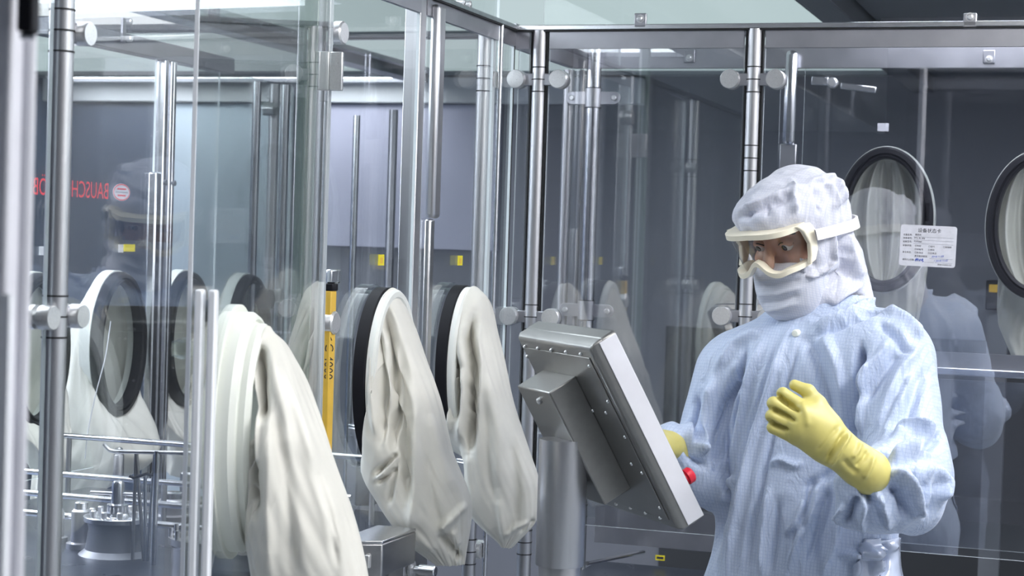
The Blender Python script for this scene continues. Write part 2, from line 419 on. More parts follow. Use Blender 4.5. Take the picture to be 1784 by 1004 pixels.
# glass of the left wall
pane('glass_screen', W(aA-.9, 0, 0), W(aA-.03, 0, 0), ZL, ZR-.01, 'glass panel left of the front round post', 'glass')
pane('glass_screen', W(aA+.03, -.028, 0), W(aB-.07, .016, 0), ZL, ZR-.01, 'wide clear glass panel reflecting the goggled head, beside the front post', 'glassn')
pane('glass_screen', W(aB+.02, 0, 0), W(aC-.022, 0, 0), ZL-.05, ZR-.035, 'glass panel holding the middle black-ringed glove port', 'glass')
pane('glass_screen', W(aC+.014, 0, 0), W(aD-.005, 0, 0), ZL-.05, ZR-.035, 'glass panel holding the black-ringed glove port nearest the corner', 'glass')
pane('glass_screen', W(aD+.012, .0, 0), W(-.01, .0, 0), ZL-.05, ZR-.035, 'narrow glass strip closing the left wall at the corner', 'glass')
# header and rail
t = thing('header_rail', W(aB, 0, ZR-.04), 'sloping-away steel header rail along the top of the left glove wall', 'rail')
mesh_obj('top_bar', MB().wbox(aA-.9, .012, -.03, .012, ZR, ZR+.012), M['steel_bright'], t, bevel=.002)
mesh_obj('header_plate', MB().wbox(aB+.022, aC-.022, -.004, .006, ZR-.036, ZR-.001), M['steel_sheet'], t)
mesh_obj('header_plate', MB().wbox(aC+.014, aD+.022, -.004, .006, ZR-.036, ZR-.001), M['steel_sheet'], t)
mesh_obj('header_plate', MB().wbox(aD+.038, -.002, -.004, .006, ZR-.036, ZR-.001), M['steel_sheet'], t)
mesh_obj('seal', MB().wbox(aA-.9, .008, -.002, .0125, ZR-.0025, ZR), M['gap'], t)
# upper glass standing on the rail of the left wall
x1 = toW(on(875, 25, b=0))[0]
pane('glass_screen', W(aB+.1, -.01, 0), W(x1, -.01, 0), ZR+.013, HL-.01, 'upper glass panel standing on the header rail of the left wall', 'glass')
t = thing('glass_clip', on(805, 5, b=.0), 'small steel clip on the upper glass of the left wall', 'clip')
c = on(806, 6, b=.0)
for q in (-.022, .016):
    mesh_obj('screw', MB().lathe(c+A*q, B, [(-.004, .008), (.012, .008), (.014, .005), (.014, .0003)], 16), M['steel_knob'], t)

# far side wall of the left enclosure (plane b = -DL)
DL = .975
def lf(x, y): return on(x, y, b=-DL)
fa = lambda x, y=500: toW(lf(x, y))[0]
zt = lf(300, 70)[2]
o = mesh_obj('header_beam', MB().wbox(fa(60), .45, -DL-.02, -DL+.02, lf(166, 78)[2]-.004, lf(166, 49)[2]), M['dark_steel'], bevel=.003)
tag(o, 'wide dark header beam along the far side of the left enclosure', 'beam')
def far_post(x, w, y0, label, knobs=(), mat='steel'):
    a = fa(x, 450); p = W(a, -DL, 0); zt = lf(x, y0)[2]
    t = thing('support_post', (p[0], p[1], 0), label, 'post')
    mesh_obj('tube', MB().tube([W(a, -DL+.005, 0), W(a, -DL+.005, zt)], w/2, 28), M[mat], t)
    for y in knobs:
        z = lf(x, y)[2]
        mesh_obj('clamp_knob', MB().lathe(W(a-.03, -DL, z)-B*.01, B, [(0, .019), (.034, .019), (.036, .016), (.036, .0004)], 28), M['steel_knob'], t)
        mesh_obj('clamp_arm', MB().wbox(a-.03, a, -DL, -DL+.01, z-.012, z+.012), M['steel_sheet'], t)
    return t
a = fa(276, 450)
t = thing('support_post', W(a, -DL, 0), 'pair of pale grip profiles on the far side behind the front post bay', 'post')
ztop = lf(276, 104)[2]; zs = lf(285, 302)[2]
for s, w in ((-.018, .009), (.012, .007), (.026, .007)):
    mesh_obj('grip_bar', MB().wbox(a+s-w, a+s+w, -DL-.01, -DL+.022, 0, ztop), M['steel_bright'], t, bevel=.003)
mesh_obj('grip_plate', MB().wbox(a-.055, a-.028, -DL-.004, -DL+.02, 0, zs), M['steel_bright'], t, bevel=.004)
for s in (-.018, .026):
    mesh_obj('screw', MB().lathe(W(a+s, -DL+.02, lf(276, 318)[2]), B, [(0, .007), (.008, .007), (.009, .0004)], 16), M['dark_steel'], t)
far_post(437, .024, 140, 'far side post with rounded pale grip beside the third far port', (), 'steel_bright')
far_post(468, .03, 145, 'round far side post with a clamp knob, left of the open door edge', (190,))
far_post(487, .026, 146, 'bright far side post next to the open door edge', (515,), 'steel_bright')
far_post(507, .03, 146, 'dark far side post hidden behind the open door edge', (), 'dark_steel')
far_post(676, .03, 190, 'far side post seen between the grip post and the middle port', (), 'steel_sheet')
far_post(612, .022, 200, 'thin far side post seen above the middle port', (), 'steel_bright')
pane('glass_screen', W(fa(20), -DL, 0), W(fa(262), -DL, 0), ZL, lf(200, 85)[2], 'far side glass panel with the mirrored red lettering', 'acrylic')
pane('glass_screen', W(fa(290), -DL, 0), W(fa(500), -DL, 0), ZL, lf(200, 85)[2], 'far side glass panel behind the open glove door', 'acrylic')
pane('glass_screen', W(fa(512), -DL, 0), W(.4, -DL, 0), ZL, lf(200, 85)[2], 'far side glass panel behind the two black-ringed ports', 'acrylic')
t = thing('glass_clip', lf(195, 52), 'two-bolt steel clip under the canopy behind the front post', 'clip')
p0, p1 = lf(195, 32), lf(195, 74)
mesh_obj('plate', MB().wbox(toW(p0)[0]-.008, toW(p0)[0]+.006, -DL+.03, -DL+.036, p1[2], p0[2]), M['steel_sheet'], t)
for y in (38, 68):
    mesh_obj('screw', MB().lathe(lf(203, y)+B*.03, B, [(0, .008), (.01, .008), (.013, .004), (.013, .0003)], 14), M['steel_knob'], t)

# ------------------------------------------------------------------ REAR WALL (plane a = 0) and the far side of its enclosure (a = DR)
DR = .5
def bw(x, y): return on(x, y, a=0.0)
def bf(x, y): return on(x, y, a=DR)
fb = lambda x, y=500: toW(bw(x, y))[1]
gb = lambda x, y=500: toW(bf(x, y))[1]
bE, bF = fb(931, 400), fb(1308, 300)
bRt = fb(1784, 500)+.35
for bx, x0, nm in ((bE, 935, 'steel corner column between the two glass walls, behind the terminal'), (bF, 1315, 'steel column directly behind the face of the operator')):
    ys = [on(x0, y, a=0)[2] for y in ((140,) if bx == bE else (142, 276))]
    post = round_post(W(0, bx, 0), nm, r=.0165)
    zz = on(x0, 139, a=0)[2]; zl = on(x0-12, 552, a=0)[2]
    clamp(post, W(0, bx, 0), [B, -B], zz, -A, r=.0165, reach=.051, kr=.0215)
    clamp(post, W(0, bx, 0), [B, -B], zl, -A, r=.0165, reach=.051, kr=.0215)
    if bx == bE: clamp(post, W(0, bx, 0), [], on(922, 945, a=0)[2], -A, r=.0165)
    else: clamp(post, W(0, bx, 0), [], on(1310, 276, a=0)[2], -A, r=.0165)
    for s in (-1, 1): mesh_obj('seal', MB().wbox(-.006, .006, bx+s*.0188-.0016, bx+s*.0188+.0016, .9, ZR-.004), M['gap'], post)
pane('glass_screen', W(0, .012, 0), W(0, bE-.024, 0), .86, ZR-.035, 'narrow glass strip between the corner and the corner column', 'glassr')
pane('glass_screen', W(0, bE+.024, 0), W(0, bF-.024, 0), .86, ZR-.035, 'rear glass panel reflecting the hanging sleeves behind the terminal', 'glassm')
pane('glass_screen', W(0, bF+.024, 0), W(0, bRt, 0), .86, ZR-.035, 'rear glass panel with the status card behind the operator', 'glassm')
t = thing('header_rail', W(0, bE, ZR-.04), 'level steel header rail along the top of the rear glass wall', 'rail')
mesh_obj('top_bar', MB().wbox(-.012, .03, .012, bRt, ZR, ZR+.012), M['steel_bright'], t, bevel=.002)
for b0, b1 in ((.004, bE-.024), (bE+.024, bF-.024), (bF+.024, bRt)):
    mesh_obj('header_plate', MB().wbox(-.006, .004, b0, b1, ZR-.042, ZR-.003), M['steel_sheet'], t)
mesh_obj('seal', MB().wbox(-.0125, .002, .012, bRt, ZR-.003, ZR), M['gap'], t)
m = MB().tube([W(-.004, .0, .86), W(-.004, .0, ZR)], .0035, 10)
tag(mesh_obj('corner_seal', m, M['gap']), 'thin black seal where the left and rear glass meet', 'seal')
pane('glass_screen', W(0.01, fb(945, 30), 0), W(0.01, bRt, 0), ZR+.013, HL-.012, 'upper glass panel standing on the rear header rail', 'acrylic')
def clip(x, y0, y1, fn, face, label):
    p0, p1 = fn(x, y0), fn(x, y1); t = thing('glass_clip', p1, label, 'clip', None)
    hw = .014
    a_, b_ = toW(p0)[0], toW(p0)[1]
    mesh_obj('plate', MB().wbox(a_-.012, a_-.004, b_-hw, b_+hw, p1[2], p0[2]), M['steel_sheet'], t, bevel=.002)
    c = fn(x, face); 
    mesh_obj('screw', MB().lathe(c-A*.010, -A, [(0, .0095), (.004, .0095), (.004, .0065), (.010, .0065), (.012, .004), (.012, .0003)], 20), M['steel_knob'], t)
clip(1118, 24, 50, bw, 34, 'square steel clip standing on the rear rail above the terminal')
clip(1691, 24, 50, bw, 31, 'square steel clip standing on the rear rail above the right port')
clip(1203, 87, 110, bf, 102, 'square steel clip hanging from the far header above the terminal')
clip(1724, 88, 111, bf, 104, 'square steel clip hanging from the far header above the right port')
# far side
zH0, zH1 = bf(1150, 119)[2], bf(1150, 84)[2]
t = thing('header_rail', W(DR, gb(1000), zH0), 'grey header plate along the far side of the rear enclosure', 'rail')
mesh_obj('header_plate', MB().wbox(DR-.006, DR+.012, gb(995, 100), bRt+.25, zH0, zH1+.006), M['steel_sheet'], t)
mesh_obj('header_plate', MB().wbox(.03, DR-.006, gb(995, 100)-.004, gb(995, 100)+.008, zH0, zH1+.006), M['steel_sheet'], t)
bG, bH = gb(1030, 400), gb(1381, 150)
post = round_post(W(DR-.02, bG, 0), 'bright round post with oval straps behind the terminal', r=.0185, z1=zH1, mat='steel_bright')
for y in (172, 541): bracket_plate(post, W(DR-.02, bG, 0), on(1036, y, a=DR)[2], B, -A, r=.0185, L=.056)
zc = on(1035, 900, a=DR)[2]
for dz in (0, .03): mesh_obj('collar_seam', MB().lathe(W(DR-.02, bG, zc+dz), Z, [(0, .0188), (0, .0198), (.0024, .0198), (.0024, .0188)], 28), M['gap'], post)
post = round_post(W(DR, gb(983, 400), 0), 'slim round post left of the strapped post behind the rear glass', r=.014, z1=bf(985, 122)[2])
round_post(W(DR, gb(1006, 400), 0), 'thin dark-edged post between the corner column and the strapped post', r=.006, z1=bf(1005, 122)[2], mat='dark_steel')
t = thing('door_grip', W(DR-.03, bH, bf(1385, 255)[2]), 'rounded vertical grip bar above the hood of the operator', 'handle')
mesh_obj('grip_bar', MB().wbox(DR-.04, DR-.012, bH-.015, bH+.015, bf(1385, 255)[2], bf(1385, 90)[2]), M['steel_bright'], t, bevel=.011)
mesh_obj('grip_foot', MB().wbox(DR-.03, DR-.008, bH-.022, bH+.020, bf(1385, 300)[2], bf(1385, 252)[2]), M['steel'], t, bevel=.003)
round_post(W(DR, bH-.0, 0), 'grey post carrying the rounded grip bar', r=.013, z1=bf(1385, 255)[2], mat='steel')
# latch bar
t = thing('latch', bf(1470, 150), 'clear lever latch turned across the upper right glass', 'latch')
pts = [bf(x, y)-A*.012 for x, y in ((1415, 141), (1445, 143), (1466, 150), (1528, 158))]
m = MB()
for (p, q), h in zip(((pts[0], pts[1]), (pts[2], pts[3])), (.011, .008)):
    d = q-p; L = np.linalg.norm(d); d /= L; n = np.cross(d, A); m.box((p+q)/2, (d, A, n), (L/2, .006, h))
mesh_obj('lever', m, M['steel_bright'], t, bevel=.003)
mesh_obj('pivot', MB().lathe(bf(1452, 145), -A, [(0, .013), (.02, .013), (.024, .009), (.024, .0004)], 24), M['steel_knob'], t)
pane('glass_screen', W(DR, gb(1000), 0), W(DR, bH-.03, 0), .80, zH0+.004, 'far glass panel behind the terminal', 'acrylic')
pane('glass_screen', W(DR, bH+.03, 0), W(DR, bRt+.25, 0), 1.27, zH0+.004, 'far glass panel carrying the two oval ports behind the operator', 'glass')
pane('glass_screen', W(DR, bH+.03, 0), W(DR, bRt+.25, 0), .8, 1.205, 'lower far glass panel under the level rail on the right', 'glassr')
t = thing('middle_rail', W(DR, gb(1700), bf(1700, 655)[2]), 'level steel rail below the oval ports on the right', 'rail')
z0, z1, z2 = bf(1700, 655)[2], bf(1700, 642)[2], bf(1700, 616)[2]
mesh_obj('upper_band', MB().wbox(DR-.012, DR+.01, bH+.02, bRt+.25, z1, z2), M['dark_steel'], t)
mesh_obj('lower_lip', MB().wbox(DR-.03, DR+.01, bH+.02, bRt+.25, z0, z1), M['steel_bright'], t, bevel=.003)

# ------------------------------------------------------------------ machine bases and benches
def base(name, a0, a1, b0, b1, z1, label, mat='steel_plate'):
    t = thing(name, W((a0+a1)/2, (b0+b1)/2, 0), label, 'machine base')
    mesh_obj('cabinet', MB().wbox(a0, a1, b0, b1, 0, z1-.03), M[mat], t, bevel=.004)
    mesh_obj('bench_top', MB().wbox(a0-.005, a1+.005, b0-.005, b1+.005, z1-.03, z1), M['bench'], t, bevel=.003)
base('machine_base', aA-.9, -.3, -DL+.06, -.06, ZL-.03, 'steel machine base with bench top inside the left enclosure')
base('machine_base', .06, DR-.06, .12, bRt+.2, .70, 'steel machine base inside the rear enclosure')
# ------------------------------------------------------------------ text
def text_mb(s, size, pos, xa, ya, mi=0, align='LEFT', depth=.0003, sx=1.0):
    cu = bpy.data.curves.new('t', 'FONT'); cu.body = s; cu.size = 1; cu.align_x = align; cu.resolution_u = 3
    o = bpy.data.objects.new('t', cu); col.objects.link(o)
    dg = bpy.context.evaluated_depsgraph_get()
    me = bpy.data.meshes.new_from_object(o.evaluated_get(dg))
    V = [np.asarray(pos) + np.asarray(xa)*v.co.x*size*sx + np.asarray(ya)*v.co.y*size + np.cross(xa, ya)*depth for v in me.vertices]
    Fc = [tuple(p.vertices) for p in me.polygons]
    bpy.data.objects.remove(o); bpy.data.curves.remove(cu); bpy.data.meshes.remove(me)
    mb = MB(); mb.add(V, Fc, mi); return mb
def text(name, parent, s, size, pos, xa, ya, mat, align='LEFT', sx=1.0):
    return mesh_obj(name, text_mb(s, size, pos, xa, ya, 0, align, sx=sx), mat, parent, smooth=0, recalc=False)

def onpl(x, y, c, n):
    d = ray(x, y); t = ((np.asarray(c)-CAM) @ n)/(d @ n); return CAM + d*t

# ------------------------------------------------------------------ glove ports and their hanging sleeves
def resample(poly, n):
    """smooth curve through control points, n samples"""
    P_ = np.asarray(poly, float); m = len(P_)
    if m > 2:
        # chord-length Catmull-Rom
        t = np.r_[0, np.cumsum(np.linalg.norm(np.diff(P_, axis=0), axis=1))]
        tg = np.gradient(P_, t, axis=0)
        s = np.linspace(0, t[-1], n); k = np.clip(np.searchsorted(t, s, side='right')-1, 0, m-2)
        h = (t[k+1]-t[k])[:, None]; u = ((s-t[k])/(t[k+1]-t[k]))[:, None]
        return ((2*u**3-3*u**2+1)*P_[k] + (u**3-2*u**2+u)*h*tg[k]*.8 + (-2*u**3+3*u**2)*P_[k+1] + (u**3-u**2)*h*tg[k+1]*.8)
    return P_[0] + (P_[1]-P_[0])*np.linspace(0, 1, n)[:, None]

def stroke_disp(V, Nf, strokes, eps=.15):
    """fold lines: push vertices that face us along their normal near each drawn crease"""
    px = proj(V); tot = np.zeros(len(V))
    for pts, w, amp, *flat in strokes:
        pts = np.asarray(pts, float); best = np.full(len(V), 1e9); tt = np.zeros(len(V))
        seg = np.linalg.norm(np.diff(pts, axis=0), axis=1); Ltot = seg.sum(); acc = 0
        for i in range(len(pts)-1):
            d = pts[i+1]-pts[i]; L2 = d @ d
            u = np.clip(((px-pts[i]) @ d)/L2, 0, 1)
            q = pts[i] + u[:, None]*d
            dist = np.linalg.norm(px-q, axis=1); k = dist < best
            best[k] = dist[k]; tt[k] = (acc + u[k]*seg[i])/Ltot; acc += seg[i]
        taper = np.clip(np.minimum(tt, 1-tt)/eps, 0, 1)*.85+.15
        tot += amp*(1/(1+np.exp(np.clip((best-w)/1.2, -30, 30))) if flat else np.exp(-(best/w)**2))*taper
    return tot*np.clip(Nf*2.5, 0, 1)

def grid_normals(G):
    du = np.gradient(G, axis=0); dv = np.roll(G, -1, 1)-np.roll(G, 1, 1)
    n = np.cross(du, dv); return n/(np.linalg.norm(n, axis=2, keepdims=True)+1e-12)

def sleeve_mesh(Rp, Lp, thick, side, ring, strokes=(), nt=210, nphi=260, pleat=.004, seed=0, squash=1.0):
    """tube from an oval ring (c,e1,e2) to a flattened hem. Rp / Lp: outer and inner hanging lines (3D); side: unit vector to the near face; thick: half thickness along t"""
    c, e1, e2 = ring
    Rc, Lc = resample([c+e2]+list(Rp), nt), resample([c-e2]+list(Lp), nt)
    t = np.linspace(0, 1, nt)
    g = np.interp(t, np.linspace(0, 1, len(thick)), thick)
    phi = np.linspace(0, 2*math.pi, nphi, endpoint=False)
    mid = (Rc+Lc)/2; hr = (Rc-Lc)/2
    s1 = np.linalg.norm(e1)
    cs, sn = np.cos(phi), np.sin(phi)
    pw = 1-.22*np.clip(t*3, 0, 1)
    SN = np.sign(sn)[None, :]*np.abs(sn)[None, :]**pw[:, None]
    G = mid[:, None, :] + cs[None, :, None]*hr[:, None, :] + (SN*g[:, None])[:, :, None]*side
    # natural pleats fanning down from the rim
    am = pleat*np.clip(t*5, 0, 1)*(1-.4*t)
    N = grid_normals(G)
    ctr = G.mean(1, keepdims=True); sgn = np.sign(((G-ctr)*N).sum(2).mean()); N = N*sgn
    w = np.zeros((nt, nphi))
    for i in range(nt):
        for j in range(nphi):
            w[i, j] = noise.noise((cs[j]*2.6+seed, sn[j]*2.6, t[i]*1.7+seed)) + .6*noise.noise((cs[j]*6+seed, sn[j]*6, t[i]*3.1))
    G = G + N*(w*am[:, None])[:, :, None]
    if strokes:
        N = grid_normals(G)*sgn
        V = G.reshape(-1, 3); Nf = (N.reshape(-1, 3)*(CAM-V)/np.linalg.norm(CAM-V, axis=1, keepdims=True)).sum(1)
        d = stroke_disp(V, Nf, strokes)
        G = (V + side*d[:, None]*.6 + N.reshape(-1, 3)*d[:, None]*.5).reshape(G.shape)
    mb = MB(); mb.quadgrid(G, wrap=True)
    mb.f.append(tuple((nt-1)*nphi+k for k in range(nphi))); mb.m.append(0)
    return mb

def port(name, label, c, e1, e2, nrm, kind, sleeve=None, depth=.03, group=None):
    """oval glove port: rings on the glass plus the sleeve clamped over them"""
    t = thing(name, c, label, 'glove port', group)
    if kind == 'black':
        mesh_obj('gasket', MB().ring(c, e1, e2, nrm, [(0, .004), (0, .026), (.004, .029), (.024, .029), (.026, .004)]), M['rubber'], t)
        mesh_obj('rim', MB().ring(c, e1*.97, e2*.98, nrm, [(.0, .029), (0, .040), (.004, .045), (.014, .045), (.020, .040), (.020, .029)]), M['ringw'], t)
        mesh_obj('flange', MB().ring(c, e1*1.04, e2*1.03, nrm, [(0, -.030), (0, -.004), (.012, -.004), (.012, -.030)]), M['acrylic'], t)
    elif kind == 'milky':
        mesh_obj('flange', MB().ring(c, e1*1.06, e2*1.06, nrm, [(0, -.012), (0, .004), (.03, .004), (.03, -.012)]), M['milky'], t)
        mesh_obj('rim', MB().ring(c, e1, e2, nrm, [(0, .004), (0, .022), (.006, .030), (.010, .031), (.013, .027), (.016, .031), (.016, .040), (.024, .047), (.034, .046), (.036, .004)]), M['milky'], t)
    else:   # far ports: black gasket towards us, pale rim outside it
        mesh_obj('gasket', MB().ring(c, e1, e2, nrm, [(0, -.006), (0, .012), (.005, .020), (.015, .022), (.018, .016), (.022, .022), (.027, .018), (.029, -.006)]), M['rubber'], t)
        mesh_obj('rim', MB().ring(c, e1*1.025, e2*1.018, nrm, [(0, -.03), (0, -.002), (.02, -.002), (.02, -.03)]), M['ringw'], t)
    if sleeve is not None: mesh_obj('sleeve', sleeve, M['sleeve'], t, smooth=180)
    return t
def wpx(pts, c, n): return [onpl(x, y, c, n) for x, y in pts]
EA, EZ = A*.113, Z*.172

# middle black port
c2 = on(652, 656, b=0.0)
rg = (c2+B*.043, A*.098, Z*.158)
S2 = [([(668, 530), (684, 600), (689, 690), (684, 790)], 9, -.042), ([(655, 560), (664, 620), (670, 690), (664, 775)], 7, -.026),
      ([(676, 560), (680, 640), (676, 720)], 4, .010), ([(692, 600), (697, 690), (690, 780)], 5, .012), ([(697, 600), (703, 772), (708, 880)], 12, -.028),
      ([(722, 690), (722, 800), (718, 930)], 9, .012), ([(648, 600), (646, 680), (655, 760)], 6, .008),
      ([(652, 828), (668, 812), (690, 792)], 4, -.018), ([(655, 842), (672, 832), (688, 818)], 4, -.014), ([(656, 835), (672, 822)], 3, .008),
      ([(690, 800), (680, 850), (676, 880)], 5, -.012), ([(750, 720), (775, 820), (790, 860)], 14, .010), ([(740, 790), (752, 870), (765, 925)], 9, -.008),
      ([(814, 878), (790, 902), (767, 926)], 7, .014), ([(767, 930), (785, 955), (804, 974)], 6, -.018), ([(790, 925), (800, 950)], 6, .008), ([(715, 930), (760, 960)], 8, .006)]
sl2 = sleeve_mesh(wpx([(684, 502), (704, 545), (728, 620), (753, 690), (779, 788), (816, 876), (809, 984)], c2, A), wpx([(650, 826), (650, 834), (672, 880), (712, 942), (762, 985)], c2, A),
                  [.098, .11, .105, .09, .075, .05, .012], -A, rg, S2, pleat=.005, seed=1.0)
port('glove_port', 'black-ringed glove port with pinched white sleeve, in the middle of the left wall', c2, EA, EZ, B, 'black', sl2)
# black port next to the corner
c3 = on(788, 636, b=0.0)
rg = (c3+B*.043, A*.098, Z*.158)
S3 = [([(827, 545), (818, 590), (826, 636), (819, 730), (815, 790)], 9, -.046), ([(832, 560), (836, 640), (832, 720)], 6, .010), ([(790, 620), (796, 680), (792, 735)], 7, -.026),
      ([(804, 640), (806, 700), (800, 765)], 6, .012), ([(812, 560), (803, 600), (806, 640)], 8, .008), ([(850, 650), (868, 740), (872, 850)], 14, .010), ([(845, 700), (848, 800), (860, 880)], 10, -.008),
      ([(890, 760), (900, 850), (893, 920)], 10, -.010), ([(925, 910), (900, 918), (880, 935)], 5, .010), ([(932, 905), (905, 928)], 4, -.010), ([(870, 870), (878, 940)], 6, .006), ([(770, 600), (775, 690), (784, 760)], 4, .006)]
sl3 = sleeve_mesh(wpx([(824, 499), (841, 513), (858, 575), (889, 700), (921, 790), (938, 842), (935, 905), (892, 954)], c3, A), wpx([(790, 782), (814, 799), (819, 815), (821, 893), (876, 952)], c3, A),
                  [.098, .105, .095, .085, .07, .05, .02], -A, rg, S3, pleat=.0045, seed=4.2)
port('glove_port', 'black-ringed glove port with pointed white sleeve nearest the glass corner', c3, EA, EZ, B, 'black', sl3)

# open glove door swung towards us
hinge = np.array([*pB[:2], 0]) + B*.02
dd = np.array([-.112, -.9937, 0]); dn = np.array([.9937, -.112, 0])
dl = float(np.linalg.norm((onpl(331, 500, hinge, dn)-hinge)[:2]))
door = thing('glove_door', hinge, 'open glass glove door with green-tinted hinge edge, swung towards us', 'glass door')
p, q = hinge + dd*.012, hinge + dd*dl
dz0, dz1 = .8, ZR+.12
mb = MB().box((p+q)/2+Z*(dz0+dz1)/2, (dd, dn, Z), (dl/2-.006, .0025, (dz1-dz0)/2), 0, (1, 1))
mesh_obj('pane', mb, [M['acrylic'], M['edgew']], door, smooth=0)
# thick edge strip by the hinge and the free edge
es = P(526, 490, 3.12); mesh_obj('edge_strip', MB().box(np.array([es[0], es[1], 0])+Z*(dz0+dz1)/2, (np.array([1., 0, 0]), np.array([0, 1., 0]), Z), (.0165, .006, (dz1-dz0)/2)), M['edgeg'], door, bevel=.002)
mesh_obj('edge_strip', MB().box(q+Z*(dz0+dz1)/2, (dd, dn, Z), (.0015, .0027, (dz1-dz0)/2)), M['edgew'], door)
hz = onpl(540, 125, hinge, dd)[2]
hp = hinge + B*.0
for k, e_ in ((.012, .02), (-.0115, .022)): mesh_obj('hinge_leaf', MB().box(hp+dn*k+dd*e_+Z*hz, (dn, dd, Z), (.0115, .006, .034)), M['steel_knob'], door, bevel=.002)
for z in (-.018, .018): mesh_obj('screw', MB().lathe(hp-dn*.026+dd*.045+Z*(hz+z), -_f, [(0, .007), (.008, .007), (.011, .004), (.011, .0003)], 18), M['steel_knob'], door)
# tall polished grip blades near the free edge
gz = onpl(350, 502, q, dn)[2]
for x in (344, 367):
    g = onpl(x, 700, q + dn*.03, -_f*np.array([1, 1, 0])); mesh_obj('grip_blade', MB().box(np.array([g[0], g[1], 0])+Z*(gz/2+.3), (np.array([1., 0, 0]), np.array([0, 1., 0]), Z), (.0055, .012, gz/2-.3)), M['edgew'], door, bevel=.003)
ck = onpl(316, 608, q, _f)
mesh_obj('clamp_knob', MB().lathe(ck, -dd, [(0, .014), (.02, .014), (.022, .010), (.022, .0003)], 24).box(ck+np.array([.018, 0, 0]), (np.array([1., 0, 0]), np.array([0, 1., 0]), Z), (.03, .005, .010)), M['acrylic'], door)
c1 = onpl(408, 752, hinge, dn)
rg = (c1+dn*.046, -dd*.088, Z*.155)
S1 = [([(454, 600), (457, 660), (456, 730)], 8, -.034), ([(436, 678), (432, 760), (433, 800), (440, 895)], 10, -.050), ([(447, 650), (447, 740), (444, 830)], 4, .012), ([(470, 600), (490, 700), (505, 800)], 12, .010),
      ([(500, 660), (540, 790), (575, 900), (600, 985)], 12, .012), ([(480, 700), (500, 850), (510, 1000)], 12, -.010), ([(545, 800), (575, 900), (590, 990)], 8, -.010), ([(470, 760), (466, 880), (470, 1000)], 10, .008)]
sl1 = sleeve_mesh(wpx([(470, 573), (490, 592), (510, 630), (569, 788), (606, 882), (642, 1030), (640, 1120)], c1, dd), wpx([(443, 952), (446, 985), (462, 1060), (560, 1130)], c1, dd),
                  [.088, .11, .11, .10, .09, .06, .02], dd, rg, S1, pleat=.005, seed=8.1)
port('glove_port', 'large milky-ringed glove port with long white sleeve on the open glass door', c1, -dd*.117, Z*.174, dn, 'milky', sl1, depth=.045)

# far ports of the left enclosure
def far_left_port(cx, cy, Rp, Lp, label, seed):
    c = on(cx, cy, b=-DL); rg = (c-B*.03, A*.105, Z*.165)
    sl = sleeve_mesh(wpx(Rp, c, A), wpx(Lp, c, A), [.105, .115, .12, .11, .07, .02], -A, rg, (), nt=70, nphi=80, pleat=.012, seed=seed) if Rp else None
    port('glove_port', label, c, A*.118, Z*.178, B, 'far', sl)
far_left_port(203, 600, [(185, 482), (160, 520), (122, 640), (78, 760), (58, 868)], [(205, 725), (225, 740), (262, 800), (190, 850), (112, 884)], 'oval far port behind the front post, white sleeve hanging below it', 2.2)
far_left_port(322, 590, [(305, 475), (288, 520), (270, 640), (262, 740), (258, 800)], [(325, 712), (340, 740), (370, 790), (350, 830), (330, 840)], 'oval far port seen behind the free edge of the glove door', 3.3)
far_left_port(430, 588, [(415, 475), (400, 510), (385, 620), (365, 720), (355, 800)], [(430, 705), (445, 730), (470, 780), (460, 820), (440, 830)], 'dark far port with yellow sticker above the milky-ringed port', 5.1)
far_left_port(62, 612, [(50, 492), (40, 540), (18, 640), (0, 760)], [(70, 740), (90, 760), (110, 800), (100, 850)], 'oval far port left of the front post', 6.4)
c = on(447, 521, b=-DL) + B*.03
tag(mesh_obj('port_plug', MB().lathe(c, B, [(-.02, .028), (0, .030), (.014, .028), (.016, .020), (.016, .0004)], 28), M['rubber']), 'round dark plug on the far port with the yellow sticker', 'plug')

# two ports on the far side of the rear enclosure
def far_rear_port(cx, cy, Rp, Lp, label, seed, S):
    c = on(cx, cy, a=DR); rg = (c+A*.02, -Z*.150, B*.098)
    def pl(pts, off): return [on(x, y, a=DR+o) for (x, y), o in zip(pts, off)]
    sl = sleeve_mesh(pl(Rp, (.06, .10, .12, .13)), pl(Lp, (.06, .10, .12, .13)), [.150, .14, .10, .07, .04], -Z, rg, (), nt=80, nphi=110, pleat=.016, seed=seed)
    # pleats hanging inside the opening
    port('glove_port', label, c, B*.117, Z*.177, -A, 'far', sl)
    m = MB(); n = 90; G = []
    for i in range(40):
        v = i/39; row = []
        for k in range(n):
            s = -1+2*k/(n-1)
            zz = .163*math.cos(math.pi*v); wv = .016*math.sin(s*9+seed+v*1.6) + .011*math.sin(s*21+seed*2-v*2) 
            row.append(c + B*(s*.104*math.sin(math.pi*v)) + Z*zz + A*(.015+(.045+wv*1.6)*math.sin(math.pi*v)*(1-.75*s*s)))
        G.append(row)
    m.quadgrid(G); m2 = MB(); m2.v = list(m.v); m2.f = list(m.f); m2.m = list(m.m)
    return c, m2
for args in ((1541, 383, [(1618, 400), (1612, 470), (1600, 560), (1590, 640)], [(1470, 400), (1478, 470), (1490, 560), (1500, 640)], 'oval black-ringed port behind the head of the operator', 1.3, None),
             (1806, 393, [(1870, 420), (1862, 470), (1850, 540), (1840, 610)], [(1740, 420), (1745, 470), (1737, 540), (1760, 610)], 'oval black-ringed port cut by the right frame edge, sleeve hanging', 3.9, None)):
    c, m2 = far_rear_port(*args)
    t = [o for o in col.objects if o.get('label') == args[4]][0]
    mesh_obj('sleeve_lining', m2, M['sleeve'], t, smooth=180)

